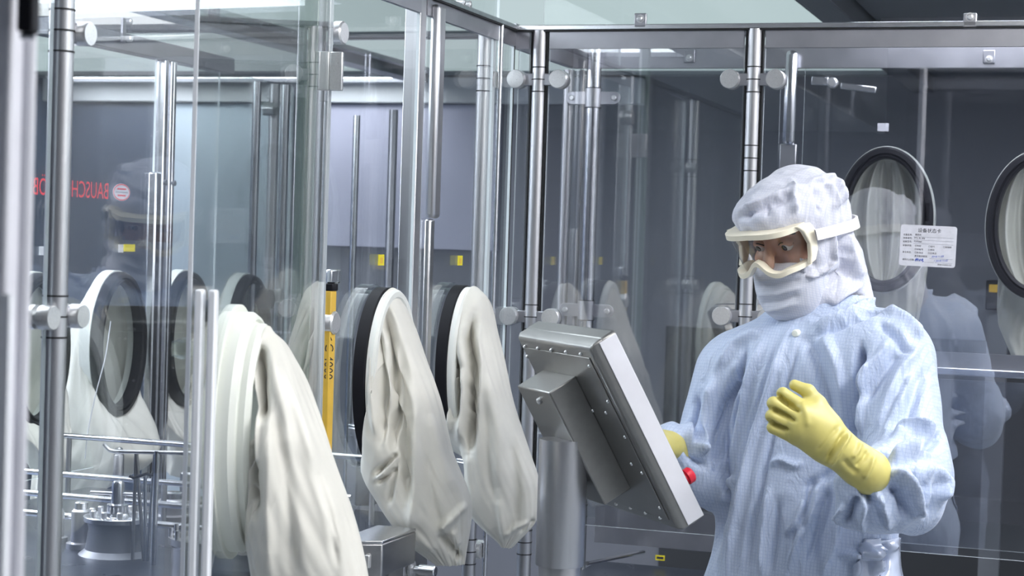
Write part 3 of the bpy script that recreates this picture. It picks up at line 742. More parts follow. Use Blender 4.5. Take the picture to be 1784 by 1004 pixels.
# ------------------------------------------------------------------ light curtain strip on the square post
lc = toW(on(566, 600, b=.0))[0]
t = thing('light_curtain', on(566, 700, b=.02), 'yellow light curtain bar with clear cover beside the square post', 'sensor bar')
za, zb = on(566, 508, b=.02)[2], on(566, 495, b=.02)[2]
zc_ = on(566, 470, b=.02)[2]
mesh_obj('housing', MB().wbox(lc-.014, lc+.010, .004, .016, .9, za), M['yellow'], t, bevel=.002)
mesh_obj('cap', MB().wbox(lc-.014, lc+.012, .003, .018, za, zb), M['rubber'], t, bevel=.002)
mesh_obj('cover', MB().wbox(lc+.012, lc+.032, .004, .016, .9, zc_), M['acrylic'], t, bevel=.003)
mesh_obj('bracket', MB().wbox(lc-.010, lc+.030, .002, .014, zb, zc_), M['steel_bright'], t, bevel=.003)
dv = (CAM-np.array([*on(563, 620, b=.02)[:2], 1.5])); dv /= np.linalg.norm(dv); hx = np.cross(Z, dv)
pt = on(563, 633, a=lc-.0155)
text('print', t, 'C 4000', .022, on(566.5, 598, a=lc-.0150), -Z, hx, M['ink'], sx=1.0)
text('print', t, '<', .022, on(566.5, 582, a=lc-.0150), -Z, hx, M['ink'])

# ------------------------------------------------------------------ small stickers
def sticker(fn, x, y, w, h, along, nrm, mat, label, name='sticker', cat='sticker', extra=None):
    c = fn(x, y) + nrm*.0055
    o = mesh_obj(name, MB().box(c, (along, nrm, Z), (w/2, .0006, h/2)), mat, smooth=0); return tag(o, label, cat)
l0 = lambda x, y: on(x, y, b=0.0)
for x, y, nm in ((659, 453, 'yellow sticker on the glass above the middle black-ringed port'), (797, 454, 'yellow sticker on the glass above the corner black-ringed port')):
    c = l0(x, y) + B*.006; t = thing('sticker', c, nm, 'sticker')
    mesh_obj('backing', MB().box(c, (A, B, Z), (.014, .0006, .0105)), M['ylabel'], t, smooth=0)
    mesh_obj('symbol', MB().box(c+B*.0008-Z*.001, (A, B, Z), (.0055, .0003, .0055)), M['yellow'], t, smooth=0)
sticker(lf, 438, 491, .05, .03, A, B, M['ylabel'], 'bright yellow sticker on the dark far port above the milky ring')
sticker(lf, 222, 432, .052, .018, A, B, M['ylabel'], 'yellow sticker on the far glass below the oval red stamp')
sticker(lf, 207, 433, .022, .020, A, B, M['wlabel'], 'small white sticker beside the yellow one on the far glass')
sticker(lf, 70, 437, .024, .020, A, B, M['wlabel'], 'small white sticker on the far glass left of the front post')
sticker(bf, 1539, 222, .027, .0195, B, -A, M['wlabel'], 'small blank white sticker above the oval port on the right')
# mirrored red machine name on the far glass
c = lf(167, 346) + B*.006
t = thing('lettering', c, 'mirrored red machine lettering on the far glass behind the front post', 'lettering')
L_ = np.linalg.norm(lf(167, 346)-lf(40, 342))
text('print', t, 'BAUSCH+STR\u00d6BEL', .056, lf(186, 347)+B*.006, -A, Z, M['red'], sx=.77)
c = lf(208, 335) + B*.0055
t = thing('stamp', c, 'oval white and red stamp on the far glass beside the mirrored lettering', 'sticker')
n = 40
mesh_obj('backing', MB().prism([c + A*.040*math.cos(2*math.pi*k/n) + Z*.021*math.sin(2*math.pi*k/n) for k in range(n)], B*.0006), M['wlabel'], t, smooth=0)
mesh_obj('border', MB().ring(c, A*.038, Z*.020, B, [(0, .0006), (0, .0011), (.0022, .0011), (.0022, .0006)], 48), M['red'], t)
for k, w in ((.008, .02), (0, .028), (-.008, .018)):
    mesh_obj('print_line', MB().box(c+B*.001+Z*k, (A, B, Z), (w, .0003, .0018)), M['red'] if k else M['greytext'], t, smooth=0)

# ------------------------------------------------------------------ equipment status card on the rear glass
c = bw(1617, 429) - A*.0052
pw_, ph_ = np.linalg.norm(bw(1666, 429)-bw(1568, 429))/2, np.linalg.norm(bw(1617, 393.5)-bw(1617, 465))/2
card = thing('status_card', c, 'white equipment status card with blue handwriting on the rear glass', 'card')
tiltc = R(-1.2); cx_ = B*math.cos(tiltc)+Z*math.sin(tiltc); cz_ = Z*math.cos(tiltc)-B*math.sin(tiltc)
poly = []
for sx, sy, a0 in ((1, 1, 0), (-1, 1, 90), (-1, -1, 180), (1, -1, 270)):
    for k in range(6):
        a = R(a0+k*18); poly.append(c + cx_*(sx*(pw_-.006)+.006*math.cos(a)) + cz_*(sy*(ph_-.006)+.006*math.sin(a)))
mesh_obj('card_sheet', MB().prism(poly, -A*.001), M['wlabel'], card, smooth=0)
fcf = c - A*.0013
def cp(u, v): return fcf + cx_*(u*2*pw_ - pw_) + cz_*(ph_ - v*2*ph_)      # u,v in 0..1 across the card
u_ = 2*ph_
text('title', card, '\u8bbe\u5907\u72b6\u6001\u5361', .112*u_, cp(.515, .165), cx_, cz_, M['ink'], 'CENTER', sx=1.0)
rows = [(.05, .265, '\u8bbe\u5907\u540d\u79f0:'), (.05, .345, '\u8bbe\u5907\u7f16\u53f7:'), (.05, .43, '\u8bbe\u5907\u578b\u53f7:'), (.05, .525, '\u8bbe\u5907\u72b6\u6001:'), (.05, .69, '\u6e05\u6d01\u72b6\u6001:'), (.06, .87, '\u586b\u5199\u4eba/\u65e5\u671f:'),
        (.27, .525, '\u25a1\u5b8c\u597d'), (.51, .525, '\u25a1\u8fd0\u884c'), (.77, .525, '\u25a1\u5f85\u7ef4\u4fee'), (.27, .61, '\u25a1\u5f85\u7f16\u53f7'), (.51, .61, '\u25a1\u505c\u7528'), (.27, .69, '\u25a1\u5f85\u6e05\u6d01'), (.51, .69, '\u25a1\u5df2\u6e05\u6d01'),
        (.27, .775, '\u6e05\u6d01\u6709\u6548\u671f\u81f3:'), (.26, .255, '\u704c\u88c5\u673a'), (.25, .335, 'MTL BL 002'), (.25, .42, 'FVF5060'), (.69, .955, 'SMA-4.2005-R0')]
tm = MB()
for u, v, s in rows:
    q = text_mb(s, .052*u_, cp(u, v), cx_, cz_); tm.add(q.v, q.f)
mesh_obj('print', tm, M['ink'], card, smooth=0, recalc=False)
lm = MB()
for u0, u1, v in ((.24, .95, .285), (.24, .95, .365), (.24, .95, .45), (.54, .95, .80), (.45, .62, .895), (.64, .95, .895)):
    lm.box((cp(u0, v)+cp(u1, v))/2, (cx_, A, cz_), (pw_*(u1-u0), .0002, .0003))
mesh_obj('rule', lm, M['greytext'], card, smooth=0)
hm = MB()
for s, u, v in (('2018.11.03', .57, .775), ('/ 2018.11.02', .62, .875)):
    q = text_mb(s, .066*u_, cp(u, v), cx_+cz_*.08, cz_+cx_*.35); hm.add(q.v, q.f)
def scrawl(pts, w=.0007):
    hm.tube([cp(u, v)-A*.0003 for u, v in pts], w, 6)
scrawl([(.29, .88), (.31, .80), (.315, .88), (.33, .81), (.34, .87), (.36, .83), (.37, .88), (.385, .82)]); scrawl([(.40, .86), (.42, .81), (.43, .83), (.41, .86), (.44, .87), (.42, .895)]); scrawl([(.29, .84), (.345, .825)])
mesh_obj('handwriting', hm, M['blueink'], card, smooth=0, recalc=False)

# ------------------------------------------------------------------ operator terminal
hw = np.array([.385, -.923, 0]); hw /= np.linalg.norm(hw)
nh = np.array([.923, .385, 0]); nh /= np.linalg.norm(nh)
TAU = R(30)
hh = -Z*math.cos(TAU) + nh*math.sin(TAU); hn = nh*math.cos(TAU) + Z*math.sin(TAU)
T0 = P(897, 584, 3.35)
TW, THt, TT = .325, .372, .056
base_xy = None
term = thing('operator_terminal', (*P(978, 985, 3.22)[:2], 0), 'tilted steel operator terminal on a round pole, seen from behind', 'terminal')
def tp(w, h, n): return T0 + hw*w + hh*h + hn*n
def sbox(m, w0, w1, h0, h1, n0, n1, **k): return m.box(tp((w0+w1)/2, (h0+h1)/2, (n0+n1)/2), (hw, hh, hn), ((w1-w0)/2, (h1-h0)/2, (n1-n0)/2), **k)
# back shell with a folded chamfer all round
ch = .020
m = MB()
def rect(w0, w1, h0, h1, n): return [tp(w0, h0, n), tp(w1, h0, n), tp(w1, h1, n), tp(w0, h1, n)]
r0, r1, r2 = rect(0, TW, 0, THt, .010), rect(.006, TW-.006, .006, THt-.006, 0), rect(0, TW, 0, THt, TT-.014)
m.add(r1+r0+r2, [(0, 1, 2, 3)] + [(i, (i+1) % 4, 4+(i+1) % 4, 4+i) for i in range(4)] + [(4+i, 4+(i+1) % 4, 8+(i+1) % 4, 8+i) for i in range(4)] + [(8, 9, 10, 11)])
mesh_obj('shell', m, M['term_steel'], term, bevel=.004)
mesh_obj('bezel', sbox(MB(), -.001, TW+.001, -.001, THt+.001, TT-.034, TT), M['term_steel'], term, bevel=.006)
mesh_obj('side_highlight', sbox(MB(), TW+.0005, TW+.0025, .004, THt-.004, TT-.038, TT-.003), M['lav'], term, bevel=.001)  # white strip stands in for the bright reflection on the steel side
mesh_obj('screen', sbox(MB(), .03, TW-.03, .03, THt-.05, TT-.001, TT+.001), principled('screen_glass', (.02, .025, .03), .1), term)
mesh_obj('back_plate', sbox(MB(), .020, TW-.022, .024, THt-.022, -.0018, .0), M['term_steel'], term, bevel=.0008)
for x, y in ((125,237),(168,243),(213,249),(262,255),(311,262),(133,270),(341,301),(403,420),(397,457),(353,450),(460,538),(482,628),(517,658),(576,774),(577,808),(528,792),(478,775),(430,762)):
    k = onpl(850+x/1.916, 480+y/1.916, T0, hn)
    mesh_obj('screw', MB().lathe(k+hn*.001, -hn, [(0, .0033), (.003, .0033), (.005, .002), (.005, .0002)], 14), M['steel_knob'], term)
h0 = onpl(1004, 655, T0, hn); h1 = onpl(1100, 851, T0, hn)
w1 = (h0-T0) @ hw; hh0 = (h0-T0) @ hh; hh1 = (h1-T0) @ hh
hd = .060
m = sbox(MB(), w1-.145, w1, hh0, hh1, -hd, .0)
mesh_obj('rear_housing', m, M['term_steel'], term, bevel=.003)
hcen = tp(w1-.0725, (hh0+hh1)/2, -hd*.5)
pxy = P(979, 860, np.linalg.norm(hcen[:2])*.99)
ztop = tp(0, hh0+.10, -hd)[2]
mesh_obj('pole', MB().lathe((pxy[0], pxy[1], on(978, 985, a=toW(pxy)[0])[2]), Z, [(0, .0425), (.002, .0435), (ztop-on(978, 985, a=toW(pxy)[0])[2], .0435)], 48), M['steel'], term)
mesh_obj('inner_pole', MB().tube([(pxy[0], pxy[1], .02), (pxy[0], pxy[1], 1.0)], .0375, 40), M['steel'], term)
mesh_obj('foot_plate', MB().lathe((pxy[0], pxy[1], 0), Z, [(0, .17), (.018, .17), (.022, .165), (.022, .001)], 48), M['term_steel'], term)
mesh_obj('pivot_bolt', MB().lathe(onpl(941, 698, T0-hn*hd, hn), -hn, [(0, .006), (.004, .006), (.006, .004), (.006, .0003)], 16), M['steel_knob'], term)
e = onpl(1189, 836, T0+hn*TT, hn)
mesh_obj('stop_button', MB().lathe(e, hn, [(0, .010), (.006, .010), (.008, .0145), (.018, .0145), (.021, .012), (.021, .0004)], 28), M['redbtn'], term)

# ------------------------------------------------------------------ machine parts on the left bench
ZB = ZL-.03
def ob(x, y, z=ZB): return on(x, y, z=z)
c = ob(203, 965)
t = thing('star_wheel_drive', c, 'round dark drive hub with upright steel knob on the left bench', 'machine part')
mesh_obj('drum', MB().lathe(c, Z, [(0, .07), (.01, .058), (.05, .052), (.055, .054), (.062, .054), (.062, .001)], 48), M['dark_steel'], t)
mesh_obj('wheel', MB().lathe(c+Z*.062, Z, [(0, .062), (.008, .062), (.010, .058), (.010, .030), (.016, .028), (.016, .001)], 64), M['steel_bright'], t)
mesh_obj('knob', MB().lathe(c+Z*.078, Z, [(0, .020), (.014, .020), (.016, .012), (.052, .012), (.058, .009), (.060, .0004)], 32), M['steel_bright'], t)
mesh_obj('cross_bar', MB().tube([c+Z*.112-B*.052-A*.01, c+Z*.112+B*.045+A*.01], .0036, 14), M['steel'], t)
for k in range(10):
    a = 2*math.pi*k/10; m = MB().lathe(c+Z*.072+A*.047*math.cos(a)+B*.047*math.sin(a), Z, [(0, .0055), (.010, .0055), (.012, .004), (.012, .0002)], 12)
    mesh_obj('bolt', m, M['steel_knob'], t)
aT = toW(ob(270, 985))[0]
def pw(x, y): return on(x, y, a=aT)
t = thing('bent_rod_stand', W(aT, toW(pw(270, 960))[1], ZB), 'bent horizontal rod on a bright upright behind the hub', 'rod')
mesh_obj('bent_rod', MB().tube([pw(181, 774), pw(184, 778), pw(191, 785), pw(200, 787), pw(345, 790)], .0036, 14), M['steel'], t)
mesh_obj('upright', MB().tube([np.array([*pw(272, 790)[:2], ZB]), pw(274, 786)], .0052, 16), M['steel_bright'], t)
for (x0, y0, x1, y1), nm in (((237, 790, 232, 925), 'straight dark rod under the bent rod'), ((238, 790, 252, 920), 'slanted dark rod crossing behind the bent rod'), ((270, 792, 258, 920), 'slanted thin rod beside the bright upright'), ((253, 830, 254, 925), 'short pale rod between the crossing rods')):
    p0, p1 = on(x0, y0, a=aT+.03), on(x1, y1, a=aT+.03); p1[2] = ZB
    tag(mesh_obj('guide_rod', MB().tube([p0, p1], .0034, 12), M['steel_plate'] if 'dark' in nm else M['steel_bright']), nm, 'rod')
q = [on(x, y, a=aT+.02) for x, y in ((226, 830), (232, 833), (245, 829), (255, 826), (266, 829))]
tag(mesh_obj('hook_wire', MB().tube(q, .0028, 10), M['rubber']), 'short dark hook between the crossing rods', 'wire')
for z, da, nm in ((.985, .42, 'upper long guide rail across the left bench'), (.96, .30, 'middle long guide rail across the left bench'), (.945, .16, 'lower long guide rail across the left bench'), (1.04, .62, 'guide rail far back over the left bench')):
    t = thing('guide_rail', W(aT+da, -DL+.08, ZB), nm, 'rail')
    mesh_obj('bar', MB().tube([W(aT+da, -DL+.07, z), W(aT+da, -.08, z)], .0065, 12), M['steel_bright'], t)
    for b in (-DL+.12, -.5, -.12): mesh_obj('leg', MB().tube([W(aT+da, b, ZB), W(aT+da, b, z)], .006, 12), M['steel'], t)
c = ob(372, 1000)
t = thing('stopper_bowl', c, 'ribbed steel bowl on the bench beside the grip blades', 'bowl')
mesh_obj('wall', MB().lathe(c, Z, [(0, .075), (.05, .075), (.055, .080), (.066, .080), (.066, .072), (.058, .070), (.058, .001)], 60), M['steel_plate'], t)
for k in range(12):
    a = 2*math.pi*k/12; m = MB().tube([c+Z*.066+A*.076*math.cos(a)+B*.076*math.sin(a), c+Z*.082+A*.076*math.cos(a)+B*.076*math.sin(a)], .004, 10)
    mesh_obj('pin', m, M['steel_bright'], t)
for x, y, r_, h, nm in ((140, 955, .018, .07, 'squat steel pillar left of the drive hub'), (205, 872, .012, .10, 'white capped sensor pillar behind the drive hub'), (98, 945, .014, .06, 'small steel pillar behind the front post'), (300, 905, .03, .04, 'low round steel boss behind the upright rod'), (415, 985, .028, .06, 'steel boss under the milky-ringed port'), (330, 880, .022, .07, 'steel pillar behind the grip blades')):
    c = ob(x, y); t = thing('bench_pillar', c, nm, 'machine part')
    mesh_obj('column', MB().lathe(c, Z, [(0, r_*1.5), (.01, r_*1.5), (.012, r_), (h, r_), (h+.004, r_*.8), (h+.004, .0004)], 32), M['steel'], t)
    mesh_obj('cap', MB().lathe(c+Z*(h+.004), Z, [(0, r_*.7), (.012, r_*.7), (.014, r_*.5), (.014, .0003)], 24), M['steel_bright'], t)
# cabinets and plates on the bench further back
def boxthing(x0, x1, ytop, ybot, z0, dep, mat, label, name='bench_cabinet', cat='machine part'):
    p0, p1 = on(x0, ybot, z=z0), on(x1, ybot, z=z0)
    d = p1-p0; L = np.linalg.norm(d); mid = (p0+p1)/2
    a_, b_, _ = toW(mid); zt = on((x0+x1)/2, ytop, a=a_)[2]
    t = thing(name, W(a_, b_, z0), label, cat)
    poly = [W(a_, b_-L/2, z0), W(a_-.02, b_-.0, z0), W(a_, b_+L/2, z0), W(a_+dep, b_+L/2, z0), W(a_+dep, b_-L/2, z0)]
    mesh_obj('body', MB().prism(poly, Z*(zt-z0)), M[mat], t, bevel=.003)
    mesh_obj('lid', MB().prism([p+Z*(zt-z0) for p in poly], Z*.006), M['steel_bright'], t, bevel=.002)
    mesh_obj('catch', MB().wbox(a_-.024, a_-.012, b_+L*.18, b_+L*.30, (z0+zt)/2-.012, (z0+zt)/2+.012), M['steel_knob'], t, bevel=.002)
    return t
boxthing(592, 668, 945, 1003, ZB, .16, 'steel_plate', 'angled steel box on the bench behind the middle sleeve')
boxthing(790, 850, 805, 900, ZB, .10, 'steel_plate', 'grey steel box behind the corner sleeve')
boxthing(600, 650, 745, 880, ZB, .09, 'steel_sheet', 'grey steel cover behind the middle black ring')
c = on(735, 994, b=.03)
t = thing('turn_knob', c, 'stubby steel turn knob low between the two black-ringed ports', 'knob')
mesh_obj('shaft', MB().lathe(W(toW(c)[0], -.004, c[2]), B, [(-.0, .008), (.03, .008), (.03, .012), (.062, .012), (.064, .010), (.064, .0003)], 28), M['steel_bright'], t)
mesh_obj('flange', MB().lathe(W(toW(c)[0], .005, c[2]), B, [(0, .018), (.006, .018), (.008, .014), (.008, .001)], 28), M['steel_knob'], t)

# clear tubing crossing behind the front post
q = [on(x, y, a=toW(lf(190, 700))[0]-.35) for x, y in ((193, 560), (184, 620), (166, 690), (152, 760), (148, 800))]
tag(mesh_obj('clear_tube', MB().tube(resample(q, 24), .0013, 8), M['edgew']), 'thin clear tube hanging diagonally behind the front post', 'tube')
q = [on(x, y, a=aT+.3) for x, y in ((190, 560), (175, 640), (150, 760), (128, 850), (112, 905))]

# ------------------------------------------------------------------ inside the rear enclosure, low
z0, z1 = bf(1140, 948)[2], bf(1140, 885)[2]
t = thing('skirt_plate', W(DR-.03, gb(1140), z0), 'grey steel skirt plate behind the lower edge of the terminal', 'plate')
mesh_obj('sheet', MB().wbox(DR-.05, DR-.044, gb(1046, 900), gb(1290, 900), z0, z1), M['steel_sheet'], t)
mesh_obj('fold', MB().wbox(DR-.05, DR-.02, gb(1046, 900), gb(1290, 900), z1, z1+.004), M['steel_bright'], t)
c = bf(1160, 966) - A*.06
t = thing('sticker', c, 'yellow sticker below the grey skirt plate beside the terminal', 'sticker')
mesh_obj('backing', MB().box(c, (B, A, Z), (.012, .0006, .0065)), M['ylabel'], t, smooth=0)
mesh_obj('print_line', MB().box(c-A*.001, (B, A, Z), (.0085, .0003, .0028)), M['ink'], t, smooth=0)
t = thing('drip_bar', W(.12, fb(1010, 987), .78), 'thin steel bar running back below the terminal', 'bar')
mesh_obj('bar', MB().tube([bw(1012, 988)+A*.05, bf(1128, 958)-A*.04], .005, 12), M['steel_bright'], t)
# cabinet standing in the rear aisle beyond the right ports
t = thing('control_box', on(1730, 520, a=1.6), 'dark control box with a yellow strip far behind the right ports', 'control box')
p0, p1 = on(1716, 540, a=1.6), on(1760, 490, a=1.6)
ba, bb_ = toW(p0)[1], toW(p1)[1]
mesh_obj('case', MB().wbox(1.6, 1.75, ba, bb_, p0[2], p1[2]), M['rubber'], t, bevel=.004)
mesh_obj('strip', MB().wbox(1.592, 1.6, ba+.01, bb_-.01, p1[2]-.035, p1[2]-.012), M['yellow'], t)
mesh_obj('stand', MB().wbox(1.64, 1.70, (ba+bb_)/2-.03, (ba+bb_)/2+.03, 0, p0[2]), M['dark_steel'], t)

# ------------------------------------------------------------------ blurred steel door frame in the foreground, left edge
Dn = 1.25
p0, p1 = P(-40, 500, Dn), P(24, 500, Dn)
t = thing('door_frame', (*((p0+p1)/2)[:2], 0), 'blurred bright steel door frame along the left picture edge', 'door frame')
fx = np.array([1., 0, 0]); fy = np.array([0, 1., 0])
c = np.array([*((P(-30, 500, Dn)+P(22, 500, Dn))/2)[:2], 0])
mesh_obj('outer_section', MB().box(c+Z*1.1, (fx, fy, Z), (26/2520*1.0, .015, 1.1)), M['lav'], t, bevel=.003)  # both sections coloured pale for the glare reflected by the steel
c = np.array([*P(38, 500, Dn+.02)[:2], 0])
mesh_obj('inner_section', MB().tube([c, c+Z*2.2], .0062, 20), M['lav'], t)
c2_ = np.array([*P(12, 500, Dn-.03)[:2], 0]); ztp = P(12, 512, Dn-.03)[2]
mesh_obj('glass_edge', MB().box(c2_+Z*(ztp/2), (fx, fy, Z), (.0035, .006, ztp/2)), M['edgew'], t)
p = P(52, 10, Dn+.04)
mesh_obj('hinge_block', MB().box(P(51, -30, Dn-.03), (fx, fy, Z), (.0055, .01, .034)), M['rubber'], t, bevel=.002)
mesh_obj('hinge_pin', MB().tube([P(36, 63, Dn-.03), P(60, 64, Dn-.03)], .0022, 12), M['steel_bright'], t)
# ------------------------------------------------------------------ implicit-surface modelling for the operator
f32 = np.float32
class Field:
    def __init__(s, lo, hi, h):
        s.lo, s.h = np.asarray(lo, float), h
        s.n = np.ceil((np.asarray(hi)-s.lo)/h).astype(int)+1
        g = [np.arange(k, dtype=f32)*h + s.lo[i] for i, k in enumerate(s.n)]
        s.X, s.Y, s.Z = np.meshgrid(*g, indexing='ij')
        s.d = np.full(s.X.shape, 9.0, f32)
    def rel(s, c): return s.X-f32(c[0]), s.Y-f32(c[1]), s.Z-f32(c[2])
    def cone(s, a, b, ra, rb, ax=None, sc_=(1, 1, 1)):
        """round cone a->b; ax/sc_: optional frame and squash factors for flattened sections"""
        a, b = np.asarray(a, float), np.asarray(b, float)
        x, y, z = s.rel(a); v = b-a
        if ax is not None:
            T = np.array([np.asarray(u)/k for u, k in zip(ax, sc_)])
            v = T @ v
            x, y, z = [f32(T[i, 0])*x + f32(T[i, 1])*y + f32(T[i, 2])*z for i in range(3)]
        L2 = float(v @ v)
        t = np.clip((x*f32(v[0])+y*f32(v[1])+z*f32(v[2]))/f32(L2), 0, 1)
        return np.sqrt((x-t*f32(v[0]))**2+(y-t*f32(v[1]))**2+(z-t*f32(v[2]))**2) - (f32(ra)+t*f32(rb-ra))
    def ell(s, c, ax, rad):
        x, y, z = s.rel(c)
        q = [(x*f32(u[0])+y*f32(u[1])+z*f32(u[2])) for u in ax]
        k0 = np.sqrt(sum((k/f32(r))**2 for k, r in zip(q, rad))); k1 = np.sqrt(sum((k/f32(r*r))**2 for k, r in zip(q, rad)))
        return k0*(k0-1)/np.maximum(k1, 1e-6)
    def box(s, c, ax, half, rnd):
        x, y, z = s.rel(c)
        q = [np.abs(x*f32(u[0])+y*f32(u[1])+z*f32(u[2]))-f32(h-rnd) for u, h in zip(ax, half)]
        return np.sqrt(sum(np.maximum(k, 0)**2 for k in q)) + np.minimum(np.maximum(np.maximum(q[0], q[1]), q[2]), 0) - f32(rnd)
    def add(s, d, k=.02):
        if k <= 0: s.d = np.minimum(s.d, d); return
        h = np.maximum(k-np.abs(s.d-d), 0)/k
        s.d = np.minimum(s.d, d) - h*h*f32(k*.25)
    def sub(s, d, k=.006):
        d = -d; h = np.maximum(k-np.abs(s.d-d), 0)/k
        s.d = np.maximum(s.d, d) + h*h*f32(k*.25)
    def keep(s, d, k=.004):
        h = np.maximum(k-np.abs(s.d-d), 0)/k
        s.d = np.maximum(s.d, d) + h*h*f32(k*.25)
    def mesh(s):
        """naive surface nets"""
        v = s.d; n = v.shape; inside = v < 0
        acc = np.zeros((n[0]-1, n[1]-1, n[2]-1, 3), f32); cnt = np.zeros((n[0]-1, n[1]-1, n[2]-1), f32)
        def sl(o): return tuple(slice(o[i], n[i]-1+o[i]) for i in range(3))
        corners = [(i, j, k) for i in (0, 1) for j in (0, 1) for k in (0, 1)]
        for c0 in corners:
            for ax in range(3):
                if c0[ax]: continue
                c1 = list(c0); c1[ax] = 1
                a, b = v[sl(c0)], v[sl(c1)]
                cr = (a < 0) != (b < 0)
                t = np.where(cr, a/np.where(a == b, 1, a-b), 0)
                for k in range(3):
                    acc[..., k] += np.where(cr, c0[k] + (t if k == ax else 0), 0)
                cnt += cr
        act = cnt > 0
        idx = -np.ones(act.shape, int); ii = np.argwhere(act); idx[act] = np.arange(len(ii))
        V = (acc[act]/cnt[act][:, None] + ii)*s.h + s.lo
        Fs = []
        for ax in range(3):
            o1, o2 = [a for a in range(3) if a != ax]
            a = inside[tuple(slice(0, n[i]-1) if i == ax else slice(1, n[i]-1) for i in range(3))]
            b = inside[tuple(slice(1, n[i]) if i == ax else slice(1, n[i]-1) for i in range(3))]
            w = np.argwhere(a != b)
            if not len(w): continue
            flip = a[a != b]
            cell = w.copy(); 
            def at(d1, d2):
                c = cell.copy(); c[:, o1] += d1; c[:, o2] += d2; return idx[c[:, 0], c[:, 1], c[:, 2]]
            q = np.stack([at(0, 0), at(1, 0), at(1, 1), at(0, 1)], 1)
            if ax == 1: flip = ~flip
            q[~flip] = q[~flip][:, ::-1]
            Fs.append(q)
        return V, np.concatenate(Fs)

def vnormals(V, Fq):
    n = np.zeros_like(V)
    fn = np.cross(V[Fq[:, 2]]-V[Fq[:, 0]], V[Fq[:, 3]]-V[Fq[:, 1]])
    for k in range(4): np.add.at(n, Fq[:, k], fn)
    return n/(np.linalg.norm(n, axis=1, keepdims=True)+1e-12)
def relax(V, Fq, it=2):
    for _ in range(it):
        s = np.zeros_like(V); c = np.zeros(len(V))
        for k in range(4):
            np.add.at(s, Fq[:, k], V[Fq[:, (k+1) % 4]]); np.add.at(c, Fq[:, k], 1)
            np.add.at(s, Fq[:, k], V[Fq[:, (k+3) % 4]]); np.add.at(c, Fq[:, k], 1)
        V = V*.4 + .6*s/c[:, None]
    return V
def sculpt(fl, strokes=(), noise_amp=0, noise_fn=None, it=2, post=1, gain=1.0):
    V, Fq = fl.mesh(); V = V.astype(float); V = relax(V, Fq, it); N = vnormals(V, Fq)
    if noise_fn is not None: V = V + N*noise_fn(V, N)[:, None]
    if strokes:
        N = vnormals(V, Fq)
        d = CAM-V; d /= np.linalg.norm(d, axis=1, keepdims=True)
        V = V + N*(stroke_disp(V, (N*d).sum(1), strokes)*gain)[:, None]
    if post: V = relax(V, Fq, post)
    mb = MB(); mb.v = [tuple(p) for p in V]; mb.f = [tuple(int(i) for i in q) for q in Fq]; mb.m = [0]*len(mb.f)
    return mb

# ------------------------------------------------------------------ the operator
YAWB = R(33)
bf_ = np.array([-math.sin(YAWB), -math.cos(YAWB), 0]); bl_ = np.array([math.cos(YAWB), -math.sin(YAWB), 0])     # body forward, body left
PD = 3.42
SUIT = weave('blue_cleanroom_cloth', (.505, .58, .755), (.42, .505, .70), .0062, .44, tuple(bl_), .35, .2, .6, .5)
HOOD = weave('white_cleanroom_cloth', (.61, .62, .71), (.54, .56, .67), .0052, .5, tuple(bl_), .3, .25, .38)
MASKM = weave('mask_cloth', (.62, .635, .72), (.53, .56, .67), .0042, .6, tuple(bl_), .3, .2, .18)
GLOVE = principled('yellow_latex', (.66, .585, .185), .38, 0, .05, 40, bump=.10, bump_scale=90, sss=.0, spec=.5)
CREAM = principled('cream_goggle_frame', (.82, .76, .62), .35, 0, 0, 30)
BAND = principled('white_elastic', (.80, .78, .78), .55, 0, 0, 30, bump=.2, bump_scale=300)
LENS = glassmat('goggle_lens', (.90, .88, .87), .05)
SKIN = principled('skin', (.56, .32, .235), .45, 0, .04, 60, sss=.05)
HAIR = principled('dark_brow', (.02, .016, .014), .6)
EYEW = principled('eye_white', (.66, .64, .62), .25); IRIS = principled('iris', (.025, .016, .012), .15)

# head frame
hy, hpitch, hroll = R(46), R(22), R(3)
F0 = np.array([-math.sin(hy), -math.cos(hy), 0]); L0 = np.array([math.cos(hy), -math.sin(hy), 0])
HF = F0*math.cos(hpitch) - Z*math.sin(hpitch)
HU = np.cross(HF, L0); HL_ = L0
HL_, HU = HL_*math.cos(hroll)+HU*math.sin(hroll), HU*math.cos(hroll)-HL_*math.sin(hroll)
HC_ = P(1388, 402, PD)
AX = (HL_, HF, HU)
def hp_(l, f, u): return HC_ + HL_*l + HF*f + HU*u

Sl, Sr = P(1548, 630, 3.33), P(1280, 655, 3.52)          # shoulder joints
El, Wl = P(1585, 822, 3.22), P(1470, 800, 2.99)           # near elbow and wrist
Er, Wr = P(1222, 822, 3.50), P(1166, 778, 3.44)
Nk = P(1440, 560, 3.46)
chest = P(1415, 680, 3.45); waist = P(1402, 900, 3.45); hips = P(1398, 1020, 3.45)
feet_l = np.array([waist[0]+bl_[0]*.11, waist[1]+bl_[1]*.11, 0.0]); feet_r = np.array([waist[0]-bl_[0]*.11, waist[1]-bl_[1]*.11, 0.0])

